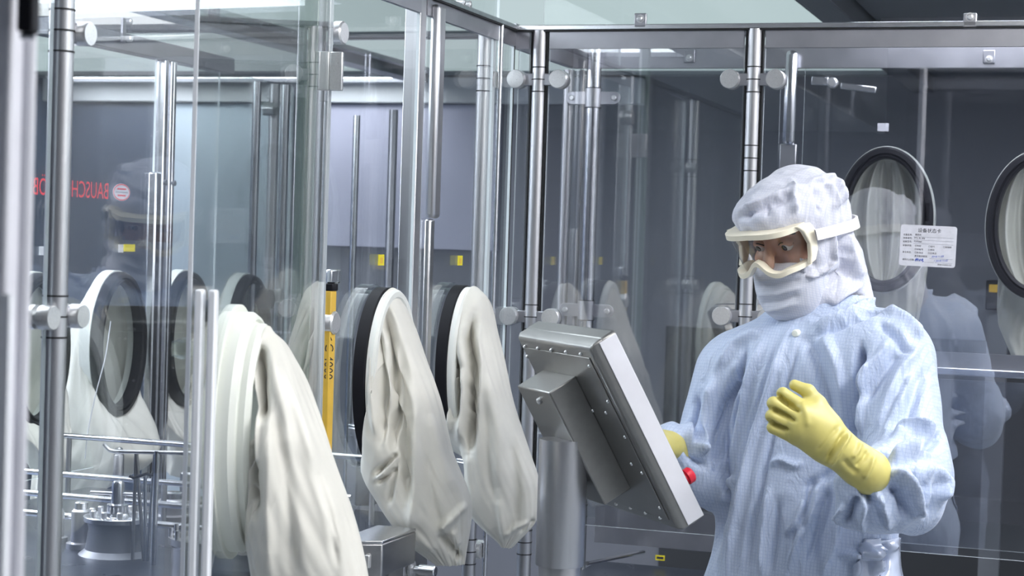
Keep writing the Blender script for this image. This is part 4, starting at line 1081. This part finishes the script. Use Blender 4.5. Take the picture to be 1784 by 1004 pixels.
# --- body: one continuous figure under the clothing, with the face
fb_ = Field(np.minimum(waist, HC_)-np.array([.36, .32, 1.02]), np.array([HC_[0]+.33, HC_[1]+.27, HC_[2]+.15]), .011)
fb_.d[...] = 9
bax = (bl_, bf_, Z)
fb_.add(fb_.cone(chest+Z*.02, waist, (.105), .105, bax, (1.1, .8, 1)), .05)
fb_.add(fb_.cone(Sl-bl_*.04, Sr+bl_*.04, .05, .05), .05)
fb_.add(fb_.cone(waist, hips, .12, .125, bax, (1.2, .85, 1)), .04)
for s_, ft in ((1, feet_l), (-1, feet_r)):
    hipj = hips + bl_*s_*.085 - Z*.06
    fb_.add(fb_.cone(hipj, (hipj+ft)/2+Z*.02, .085, .06), .03); fb_.add(fb_.cone((hipj+ft)/2+Z*.02, ft+Z*.09, .055, .04), .02)
    fb_.add(fb_.cone(ft+Z*.05-bf_*.04, ft+Z*.04+bf_*.14, .04, .032), .02)
for S_, E_, W_ in ((Sl, El, Wl), (Sr, Er, Wr)):
    fb_.add(fb_.cone(S_, E_, .048, .038), .03); fb_.add(fb_.cone(E_, W_, .036, .024), .02)
fb_.add(fb_.cone(Nk-Z*.04, HC_-HU*.05-HF*.02, .055, .055), .03)
fb_.add(fb_.ell(HC_-HF*.012, AX, (.070, .090, .108)), .02)
mb_low = sculpt(fb_, it=2)
person = mesh_obj('person', mb_low, SKIN, None, loc=(waist[0], waist[1], 0), smooth=180, recalc=False)
tag(person, 'person in pale blue cleanroom coverall, white hood, goggles and yellow gloves', 'person')
# finer face, a child so it can carry the detail seen through the lens
ff = Field(HC_-np.array([.14]*3), HC_+np.array([.14]*3), .0026)
ff.add(ff.ell(hp_(0, -.004, .0), AX, (.070, .086, .105)), .01)
ff.add(ff.ell(hp_(0, .068, .024), AX, (.050, .020, .012)), .018)             # brow ridge
ff.add(ff.cone(hp_(0, .084, .010), hp_(0, .104, -.030), .0075, .012), .014)    # nose
for s_ in (-1, 1):
    ff.add(ff.ell(hp_(s_*.038, .062, -.030), AX, (.022, .018, .016)), .02)     # cheek bone
    ff.sub(ff.ell(hp_(s_*.031, .090, .0), AX, (.017, .014, .0105)), .012)      # eye socket
    ff.add(ff.ell(hp_(s_*.031, .073, .0035), AX, (.016, .0135, .0105)), .003)    # lids
    ff.sub(ff.ell(hp_(s_*.031, .088, -.001), AX, (.0118, .008, .0026)), .002)
face = mesh_obj('face', sculpt(ff, it=1, post=1), SKIN, person, smooth=180, recalc=False)
for s_ in (-1, 1):
    ec = hp_(s_*.031, .0725, -.001)
    look = HF*.93 - HU*.36 - HL_*.12; look /= np.linalg.norm(look)
    eye = mesh_obj('eye', MB().lathe(ec-look*.012, look, [(.012-.012*math.cos(k*math.pi/12), max(.0003, .012*math.sin(k*math.pi/12))) for k in range(13)], 24), EYEW, person, smooth=180)
    mesh_obj('iris', MB().lathe(ec+look*.0100, look, [(0, .0064), (.0015, .0060), (.0026, .003), (.0028, .0003)], 20), IRIS, eye, smooth=180)
    bw_ = [hp_(s_*l, f, u) for l, f, u in ((.012, .090, .019), (.024, .0885, .0235), (.038, .081, .024), (.052, .068, .018))]
    mesh_obj('eyebrow', MB().tube(resample(bw_, 12), [.0035, .0045, .005, .005, .0048, .0045, .0042, .004, .0035, .003, .0025, .0015], 8), HAIR, person, smooth=180)
    ls = [hp_(s_*l, f, u) for l, f, u in ((.017, .081, .001), (.026, .0855, .0062), (.036, .083, .0062), (.046, .073, .001))]
    mesh_obj('eyelash', MB().tube(resample(ls, 10), .0012, 6), HAIR, person, smooth=180)

def cloth_noise(s1=6.0, a1=.004, s2=16.0, a2=.0018, zst=.55, seed=0.0):
    def fn(V, N):
        out = np.empty(len(V))
        for i, p in enumerate(V):
            q = Vector((p[0]*s1+seed, p[1]*s1, p[2]*s1*zst))
            w = noise.noise(Vector((p[0]*3, p[1]*3, p[2]*3+seed)))
            a = noise.noise(q + Vector((w, w*.7, -w)))
            b = 1-abs(noise.noise(Vector((p[0]*s2+w*2, p[1]*s2, p[2]*s2*zst+seed))))*2
            out[i] = a*a1 + b*a2
        return out
    return fn

# --- coverall
CL = [([(1378, 572), (1350, 660), (1326, 740), (1302, 830), (1285, 920), (1275, 1030)], 22, .0022, 1),  # creases read along the garment: (path, width, height)
    ([(1375, 575), (1352, 650), (1330, 720), (1306, 800), (1285, 900), (1268, 1004)], 5, .006), ([(1395, 590), (1372, 660), (1352, 730), (1330, 830), (1310, 920), (1298, 1004)], 4, -.005),
    ([(1358, 580), (1334, 660), (1316, 720), (1292, 800), (1268, 910)], 4, -.004), ([(1330, 590), (1305, 660), (1290, 740), (1275, 820)], 6, .006), ([(1300, 600), (1285, 660), (1278, 760)], 5, -.006),
    ([(1290, 640), (1262, 700), (1248, 760), (1252, 830)], 7, -.011), ([(1276, 650), (1262, 740), (1265, 860), (1250, 960)], 5, -.010),
    ([(1245, 660), (1232, 720), (1225, 790)], 7, .008), ([(1215, 690), (1205, 740), (1210, 790)], 6, -.008), ([(1195, 740), (1210, 775), (1232, 790)], 6, .010), ([(1190, 760), (1205, 800), (1232, 815)], 5, -.009),
    ([(1500, 600), (1496, 660), (1492, 720), (1490, 760)], 7, -.018), ([(1516, 620), (1505, 690), (1500, 760)], 5, .008), ([(1550, 590), (1512, 650), (1496, 690)], 6, .007), ([(1570, 610), (1530, 660), (1505, 700)], 6, -.006),
    ([(1600, 600), (1566, 650), (1545, 700), (1530, 760)], 8, .006), ([(1615, 640), (1590, 700), (1570, 760)], 9, -.006), ([(1590, 650), (1560, 720), (1540, 770)], 6, .005),
    ([(1545, 785), (1575, 755), (1605, 750), (1625, 760)], 8, .014), ([(1530, 800), (1560, 775), (1590, 775), (1612, 785)], 8, -.022), ([(1545, 812), (1580, 795), (1620, 790)], 6, .016), ([(1600, 800), (1622, 775), (1640, 755)], 6, -.010),
    ([(1540, 830), (1570, 830), (1590, 860), (1600, 900)], 8, .014), ([(1552, 845), (1572, 870), (1580, 905)], 7, -.012), ([(1525, 860), (1545, 890), (1550, 920)], 7, .009), ([(1590, 820), (1615, 850), (1615, 900)], 9, -.010),
    ([(1610, 810), (1640, 840), (1635, 875)], 8, .010), ([(1495, 868), (1480, 890), (1470, 915)], 6, -.010), ([(1510, 862), (1500, 900), (1505, 925)], 5, .010), ([(1475, 880), (1462, 905)], 5, .008), ([(1500, 850), (1512, 868), (1520, 880)], 5, -.016),
    ([(1340, 810), (1360, 800), (1385, 812), (1400, 808)], 4, .006), ([(1280, 830), (1262, 860), (1256, 880)], 4, .006), ([(1405, 870), (1385, 910), (1370, 930)], 4, .007), ([(1415, 840), (1402, 890), (1400, 930)], 4, -.007), ([(1430, 830), (1418, 880), (1395, 930), (1375, 990)], 6, .009), ([(1445, 850), (1430, 910), (1412, 980)], 7, -.010),
    ([(1340, 850), (1330, 920), (1325, 1000)], 5, .005), ([(1460, 900), (1450, 950), (1432, 1000)], 6, .008), ([(1355, 870), (1350, 940), (1340, 1000)], 5, -.005), ([(1480, 800), (1440, 830), (1400, 850)], 7, -.006),
    ([(1400, 580), (1420, 620), (1440, 700), (1446, 790)], 9, -.006), ([(1430, 570), (1460, 640), (1475, 730), (1478, 800)], 9, .006), ([(1420, 570), (1480, 545), (1535, 515)], 5, .006), ([(1415, 590), (1480, 560), (1540, 535)], 5, -.006),
    ([(1250, 640), (1280, 600), (1330, 575)], 7, .006), ([(1540, 540), (1575, 560), (1605, 590)], 7, .008), ([(1530, 560), (1560, 585), (1585, 620)], 6, -.007),
    ([(1500, 950), (1520, 970), (1525, 1000)], 6, .010), ([(1540, 945), (1545, 975), (1535, 1004)], 6, -.012), ([(1480, 960), (1490, 985), (1488, 1004)], 5, .008), ([(1460, 968), (1520, 962), (1560, 950)], 4, .010)]
fc = Field(np.array([waist[0]-.36, waist[1]-.56, .70]), np.array([waist[0]+.42, waist[1]+.26, Nk[2]+.05]), .0045)
cax = (bl_, bf_, Z)
fc.add(fc.cone(chest-Z*.0, waist+Z*.04, .152, .160, cax, (1.10, .82, 1)), .03)
fc.add(fc.cone(waist+Z*.04, hips, .160, .176, cax, (1.05, .80, 1)), .03)
fc.add(fc.cone(Sl+Z*.005-bl_*.03, Sr+Z*.0+bl_*.02, .082, .078), .06)
fc.add(fc.cone(Sl-bl_*.06+Z*.0, Nk-Z*.005, .075, .075), .05); fc.add(fc.cone(Sr+bl_*.06, Nk-Z*.005, .07, .075), .05)
fc.add(fc.cone(Nk-Z*.03, Nk+Z*.012+bf_*.0, .084, .086), .02)
fc.add(fc.cone(Sl, El, .082, .070), .035)
fc.add(fc.cone(El, P(1545, 850, 3.07), .076, .066), .03); fc.add(fc.cone(P(1545, 850, 3.07), P(1502, 848, 3.03), .066, .044), .02)
fc.add(fc.cone(P(1580, 868, 3.15), P(1492, 890, 3.06), .062, .034), .03)
fc.add(fc.cone(Sr, Er, .072, .066), .035)
fc.add(fc.cone(Er, Wr, .060, .046), .03)
fl_ = Field(np.array([waist[0]-.32, waist[1]-.30, .01]), np.array([waist[0]+.32, waist[1]+.26, .86]), .009)
for s_, ft in ((1, feet_l), (-1, feet_r)):
    hj = hips + bl_*s_*.088 - Z*.05
    for F_ in (fc, fl_): F_.add(F_.cone(hj, ft+Z*.5, .115, .088), .03)
    fl_.add(fl_.cone(ft+Z*.5, ft+Z*.13, .088, .066), .02)
    fl_.add(fl_.cone(ft+Z*.07-bf_*.05, ft+Z*.06+bf_*.15, .055, .045), .03)
mesh_obj('trouser_legs', sculpt(fl_, it=2), SUIT, person, smooth=180, recalc=False)
cover = mesh_obj('coverall', sculpt(fc, CL, noise_fn=cloth_noise(8, .006, 19, .0034, .45, 3.1), it=2, post=1, gain=2.6), SUIT, person, smooth=180, recalc=False)
# clear plastic pocket low on the near hip
cm_ = cover.data; VC = np.empty(len(cm_.vertices)*3); cm_.vertices.foreach_get('co', VC); VC = VC.reshape(-1, 3)+ORG['coverall'] if 'coverall' in ORG and cover.parent is None else VC.reshape(-1, 3)+ORG['person']
NC = np.empty(len(cm_.vertices)*3); cm_.vertices.foreach_get('normal', NC); NC = NC.reshape(-1, 3)
PX = proj(VC); poly_ = [(1476, 1040), (1492, 965), (1502, 938), (1600, 934), (1580, 970), (1566, 1040)]
def inpoly(p):
    c = np.zeros(len(p), bool)
    for (x0, y0), (x1, y1) in zip(poly_, poly_[1:]+poly_[:1]):
        k = ((y0 > p[:, 1]) != (y1 > p[:, 1])); c ^= k & (p[:, 0] < (x1-x0)*(p[:, 1]-y0)/((y1-y0) or 1)+x0)
    return c
dist_ = (VC-CAM) @ _f
ok_ = inpoly(PX) & (((CAM-VC)*NC).sum(1) > 0) & (dist_ > 3.2) & (VC[:, 2] < P(1500, 945, 3.3)[2]+.02)
pm = MB(); mp_ = {}
for pl_ in cm_.polygons:
    if all(ok_[i] for i in pl_.vertices):
        for i in pl_.vertices:
            if i not in mp_: mp_[i] = len(pm.v); pm.v.append(tuple(VC[i]+NC[i]*.003))
        pm.f.append(tuple(mp_[i] for i in pl_.vertices)); pm.m.append(0)
if pm.f:
    pk = mesh_obj('plastic_pocket', pm, principled('pocket_film', (.55, .62, .80), .16, 0, .05, 30, bump=1.0, bump_scale=34, spec=.9, coat=.6), person, smooth=180, recalc=False)
    sm_ = pk.modifiers.new('s', 'SOLIDIFY'); sm_.thickness = .0015; sm_.offset = 1
q = onpl(1386, 577, Nk+bf_*.088, bf_)
k_ = np.where((np.linalg.norm(PX-np.array([1384, 578]), axis=1) < 5) & (((CAM-VC)*NC).sum(1) > 0))[0]
if len(k_): q = VC[k_[np.argmin(dist_[k_])]]
mesh_obj('snap_button', MB().lathe(q-bf_*.008, bf_, [(0, .0075), (.012, .0075), (.015, .0055), (.0155, .0003)], 20), M['milky'], person)

# --- hood
HS = [([(1285, 370), (1330, 350), (1370, 335), (1405, 325)], 5, .005), ([(1283, 382), (1330, 362), (1380, 345)], 5, -.004), ([(1405, 320), (1440, 310), (1465, 300)], 5, .005),
      ([(1380, 318), (1384, 350), (1386, 372)], 4, .006), ([(1420, 330), (1428, 352), (1430, 372)], 4, -.005), ([(1440, 320), (1452, 345), (1458, 365)], 4, .006), ([(1300, 360), (1303, 385)], 4, -.003), ([(1335, 352), (1338, 378)], 4, -.003),
      ([(1395, 408), (1400, 450), (1402, 480)], 3, .006), ([(1402, 482), (1440, 470), (1455, 455)], 3, .007), ([(1445, 400), (1450, 440), (1456, 458)], 3, .006), ([(1415, 420), (1410, 450), (1420, 465)], 4, -.004),
      ([(1390, 500), (1440, 490), (1480, 465)], 6, -.006), ([(1380, 510), (1392, 530), (1405, 545)], 6, .003), ([(1410, 500), (1405, 530), (1430, 552)], 5, -.007), ([(1440, 530), (1470, 510), (1500, 495)], 6, .007), ([(1430, 545), (1470, 530), (1510, 515)], 5, -.006),
      ([(1470, 400), (1480, 440), (1500, 490)], 6, .006), ([(1460, 410), (1470, 450), (1482, 490)], 6, -.005), ([(1455, 300), (1465, 330), (1468, 355)], 5, .006)]
fh = Field(np.minimum(HC_, Nk)-np.array([.17, .17, .06]), np.maximum(HC_, Nk)+np.array([.16, .16, .17]), .0034)
fh.add(fh.ell(hp_(0, -.006, .008), AX, (.090, .106, .108)), .02)
fh.add(fh.ell(hp_(0, .045, .058), AX, (.080, .078, .046)), .03)             # bouffant front over the brow
fh.add(fh.ell(hp_(.0, -.036, .03), AX, (.078, .068, .076)), .03)
fh.add(fh.cone(hp_(0, .02, -.055), hp_(0, .005, -.10), .080, .078), .03)      # cheeks and jaw
fh.add(fh.cone(hp_(0, -.02, -.09), Nk+Z*.03, .080, .076), .04)
fh.add(fh.cone(hp_(.01, -.045, -.085), Nk+Z*.02-bf_*.035, .058, .064), .05)      # drape at the nape
fh.sub(fh.box(hp_(0, .10, -.004), AX, (.068, .075, .036), .012), .008)
fh.sub(fh.ell(hp_(0, -.004, .0), AX, (.0715, .0875, .1065)), .002)
fh.keep(-fh.cone(Nk-Z*.14, Nk-Z*.075, .3, .06), .004)
hood = mesh_obj('hood', sculpt(fh, HS, noise_fn=cloth_noise(15, .005, 34, .0040, .8, 9.3), it=2, post=1, gain=2.6), HOOD, person, smooth=180, recalc=False)
# --- face mask
MS = [([(1310, 490), (1350, 486), (1395, 476)], 4, .003), ([(1312, 500), (1350, 497), (1398, 487)], 4, -.003), ([(1316, 515), (1355, 512), (1400, 500)], 4, .003), ([(1320, 530), (1360, 526), (1395, 514)], 4, -.003), ([(1328, 543), (1360, 538), (1390, 528)], 3, .003)]
fm = Field(HC_-np.array([.16, .16, .17]), HC_+np.array([.12, .12, .03]), .003)
fm.add(fm.ell(hp_(0, .050, -.078), AX, (.075, .062, .066)), .01)
fm.add(fm.ell(hp_(0, .062, -.115), AX, (.055, .048, .042)), .03)
fm.sub(fm.ell(hp_(0, -.004, .0), AX, (.0715, .0875, .1065)), .002)
fm.keep(fm.box(hp_(0, .06, -.112), AX, (.09, .09, .078), .004), .004)
mask = mesh_obj('face_mask', sculpt(fm, MS, noise_fn=cloth_noise(14, .002, 30, .001, 1, 2.2), it=1, post=1, gain=1.5), MASKM, person, smooth=180, recalc=False)

# --- goggles
def gcurve(s, front=.140, half=.076, back=.070):
    """horizontal outline of the goggle box, s in -1..1: rounded front then straight sides"""
    l = half*math.copysign(1-(1-abs(s))**1.9, s)
    f = front - (front-back)*abs(s)**2.6
    return l, f
gog = []
def sweep(us, ts, prof, n=61):
    G = []
    for i in range(n):
        s = -1+2*i/(n-1); l, f = gcurve(s)
        l2, f2 = gcurve(min(1, s+.01)); l1, f1 = gcurve(max(-1, s-.01))
        tl, tf = l2-l1, f2-f1; k = math.hypot(tl, tf); nl, nf = -tf/k, tl/k
        if nf < 0: nl, nf = -nl, -nf
        u0 = us(s); G.append([hp_(l+nl*a*ts, f+nf*a*ts, u0+b) for a, b in prof])
    return G
def gtube(us, prof, name, mat, ts=1.0):
    G = sweep(us, ts, prof); mb = MB().quadgrid(G, wrap=True); m_ = len(prof)
    mb.f.append(tuple(range(m_))); mb.m.append(0); mb.f.append(tuple((len(G)-1)*m_+k for k in range(m_))); mb.m.append(0)
    return mesh_obj(name, mb, mat, goggles, smooth=50)
top = lambda s: .036 + .004*(1-abs(s))
bot = lambda s: -.037 + .021*math.exp(-(s/.13)**2) - .004*math.exp(-((abs(s)-.38)/.16)**2)
goggles = mesh_obj('goggles', MB().quadgrid(sweep(top, 1.0, [(.004, .004), (.004, -.006), (-.016, -.008), (-.026, .0), (-.018, .006)]), wrap=True), CREAM, person, smooth=50)
gtube(bot, [(-.001, -.004), (-.001, .005), (-.014, .006), (-.022, .0), (-.014, -.006)], 'lower_frame', CREAM)
lens = []
for i in range(61):
    s = -.93+1.86*i/60; l, f = gcurve(s); row = []
    for k in range(11):
        v = k/10; u0 = bot(s)*(1-v)+top(s)*v
        row.append(hp_(l*(1-.10*(1-v)), f-.002-.022*(1-v)**1.2*(1-abs(s)*.5), u0))
    lens.append(row)
mesh_obj('lens', MB().quadgrid(lens), LENS, goggles, smooth=180)
for s_ in (-1, 1):
    m = MB()
    poly = [hp_(s_*.076, f, u) for f, u in ((.098, .040), (.060, .036), (.050, .020), (.056, -.018), (.070, -.034), (.088, -.036), (.080, -.022), (.074, .0), (.084, .026))]
    m.prism(poly, HL_*s_*.010)
    mesh_obj('side_frame', m, CREAM, goggles, bevel=.002)
st = []
for i in range(41):
    t_ = math.pi*i/40; st.append((.094*math.cos(t_), -.012-.108*math.sin(t_) if False else .055*math.cos(2*t_)*.0 - .012 - .112*math.sin(t_)))
path = [(.089, .064)] + [(.094, .03)] + st + [(-.094, .03), (-.089, .064)]
G = []
for i, (l, f) in enumerate(path):
    j0, j1 = path[max(0, i-1)], path[min(len(path)-1, i+1)]
    tl, tf = j1[0]-j0[0], j1[1]-j0[1]; k = math.hypot(tl, tf) or 1; nl, nf = tf/k, -tl/k
    if nl*l + nf*(f+.01) < 0: nl, nf = -nl, -nf
    u0 = .018 - .05*f*.0
    uc = .012 + (f-.064)*.20
    G.append([hp_(l+nl*a, f+nf*a, uc+b) for a, b in ((.004, -.011), (.008, -.010), (.008, .010), (.004, .011))])
mb = MB().quadgrid(G, wrap=True)
mesh_obj('strap', mb, BAND, goggles, smooth=50)

# --- gloves
def hand(name, pts, lo, hi, h, strokes, mat=GLOVE, prims=()):
    fg = Field(lo, hi, h)
    for (a, b, ra, rb, k) in prims: fg.add(fg.cone(a, b, ra, rb), k)
    return mesh_obj(name, sculpt(fg, strokes, it=1, post=1, gain=1.6), mat, person, smooth=180, recalc=False)
gD = 2.99
g = lambda x, y, dz=0: P(x, y, gD+dz)
pr = [(g(1512, 822, .015), g(1452, 776, .0), .0385, .030, .0), (g(1452, 776), g(1436, 762), .030, .028, .02),
      (g(1436, 757), g(1398, 722, -.008), .027, .022, .02), (g(1430, 772, .004), g(1392, 756, -.002), .025, .021, .02), (g(1425, 740, .004), g(1405, 722), .020, .018, .02),
      (g(1408, 738, -.010), g(1392, 742, -.012), .022, .020, .02)]
fing = [((1402, 712, -.010), (1364, 686, -.004), (1378, 700, .026), (1400, 716, .030), .0112), ((1394, 730, -.014), (1348, 703, -.008), (1362, 714, .024), (1388, 728, .030), .0120),
        ((1390, 748, -.010), (1345, 725, -.008), (1358, 733, .022), (1384, 745, .028), .0118), ((1389, 764, -.002), (1347, 745, -.002), (1358, 750, .022), (1380, 760, .026), .0112)]
for (a, b, c_, d_, r_) in fing:
    q = [g(*k) for k in (a, b, c_, d_)]
    pr += [(q[0], q[1], r_*1.08, r_*.94, .0025), (q[1], q[2], r_*.94, r_*.86, .002), (q[2], q[3], r_*.86, r_*.78, .002)]
pr += [(g(1440, 738, .0), g(1424, 704, .004), .019, .0145, .02), (g(1424, 704, .004), g(1408, 682, .006), .0142, .0115, .006), (g(1408, 682, .006), g(1384, 671, .012), .0112, .0092, .005)]
GS = [([(1352, 686), (1368, 700), (1394, 718)], 3, -.007), ([(1343, 711), (1362, 721), (1386, 734)], 3, -.007), ([(1338, 733), (1352, 742), (1374, 750)], 3, -.007),
      ([(1462, 742), (1440, 765), (1420, 790)], 4, -.0025), ([(1474, 752), (1456, 778), (1438, 806)], 4, -.005), ([(1480, 756), (1464, 784), (1446, 812)], 4, .005), ([(1485, 800), (1495, 785), (1500, 770)], 4, .003), ([(1490, 815), (1505, 800), (1512, 785)], 4, -.003),
      ([(1505, 835), (1518, 812), (1522, 795)], 4, .003), ([(1470, 800), (1480, 815), (1495, 825)], 5, -.003), ([(1395, 700), (1405, 720), (1408, 745)], 6, .002)]
hand('glove', None, g(1430, 760)-np.array([.13, .08, .12]), g(1430, 760)+np.array([.13, .10, .12]), .0018, GS, prims=pr)
# cuff rim
axw = g(1512, 822, .015)-g(1452, 776); axw /= np.linalg.norm(axw)
rD = P(1165, 776, 3.43)
tgt = T0 + hw*.11 + hh*.27 + hn*(TT+.016)
v = tgt-rD; v /= np.linalg.norm(v); sd = np.cross(v, Z); sd /= np.linalg.norm(sd); upv = np.cross(sd, v)
pr = [(rD+(Er-rD)*.3, rD, .030, .029, .01), (rD, rD+v*.075, .027, .030, .02), (rD+sd*.018+v*.02, rD+v*.08+sd*.022, .018, .016, .02), (rD-sd*.018+v*.02, rD+v*.08-sd*.022, .018, .016, .02)]
for k, (o_, L_) in enumerate(((-.027, .050), (-.009, .060), (.009, .056), (.027, .042))):
    b0 = rD+v*.085+sd*o_; b1 = b0+v*L_*.55+sd*o_*.2; b2 = b1+v*L_*.3-upv*.022
    pr += [(b0, b1, .0115, .0105, .005), (b1, b2, .0105, .0092, .003)]
pr += [(rD+v*.03+sd*.025, rD+v*.055+sd*.050-upv*.01, .016, .0125, .012), (rD+v*.055+sd*.050-upv*.01, rD+v*.085+sd*.058-upv*.02, .0125, .010, .004)]
hand('glove', None, rD-np.array([.16, .22, .13]), rD+np.array([.12, .14, .12]), .003, (), prims=pr)

# ------------------------------------------------------------------ repeats share a group; parts that look different carry their own words
GR = {'glove port': 'glove ports of the enclosures', 'post': 'support posts of the glass walls', 'glass panel': 'glass panels of the enclosures', 'ceiling light': 'lit ceiling panels',
      'sticker': 'small stickers on the machine', 'clip': 'small steel glass clips', 'machine part': 'machine parts on the bench', 'rod': 'rods over the left bench', 'rail': 'rails of the machine', 'beam': 'dark overhead beams'}
for o in list(col.objects):
    c = o.get('category')
    if c in GR and 'group' not in o: o['group'] = GR[c]
PL = {'glove': 'yellow latex glove', 'goggles': 'cream-framed clear safety goggles', 'hood': 'white woven hood', 'face_mask': 'white pleated face mask', 'coverall': 'pale blue grid-woven coverall', 'strap': 'white elastic strap',
      'stop_button': 'red stop button', 'side_highlight': 'painted white highlight on the side edge', 'gasket': 'black rubber ring', 'handwriting': 'blue handwriting', 'plastic_pocket': 'shiny clear plastic pocket', 'edge_strip': 'thick green-tinted glass edge'}
for o in col.objects:
    if o.parent and o.name.split('.')[0] in PL: o['label'] = PL[o.name.split('.')[0]]

# ------------------------------------------------------------------ world and colour management
w = bpy.data.worlds.new('world'); sc.world = w; w.use_nodes = True
w.node_tree.nodes['Background'].inputs[0].default_value = (.8, .87, 1, 1); w.node_tree.nodes['Background'].inputs[1].default_value = .06
vs_ = sc.view_settings; vs_.view_transform = 'Standard'; vs_.look = 'None'; vs_.gamma = 1; vs_.exposure = 0.36
sc.cycles.transparent_max_bounces = 64; sc.cycles.max_bounces = 14; sc.cycles.glossy_bounces = 6
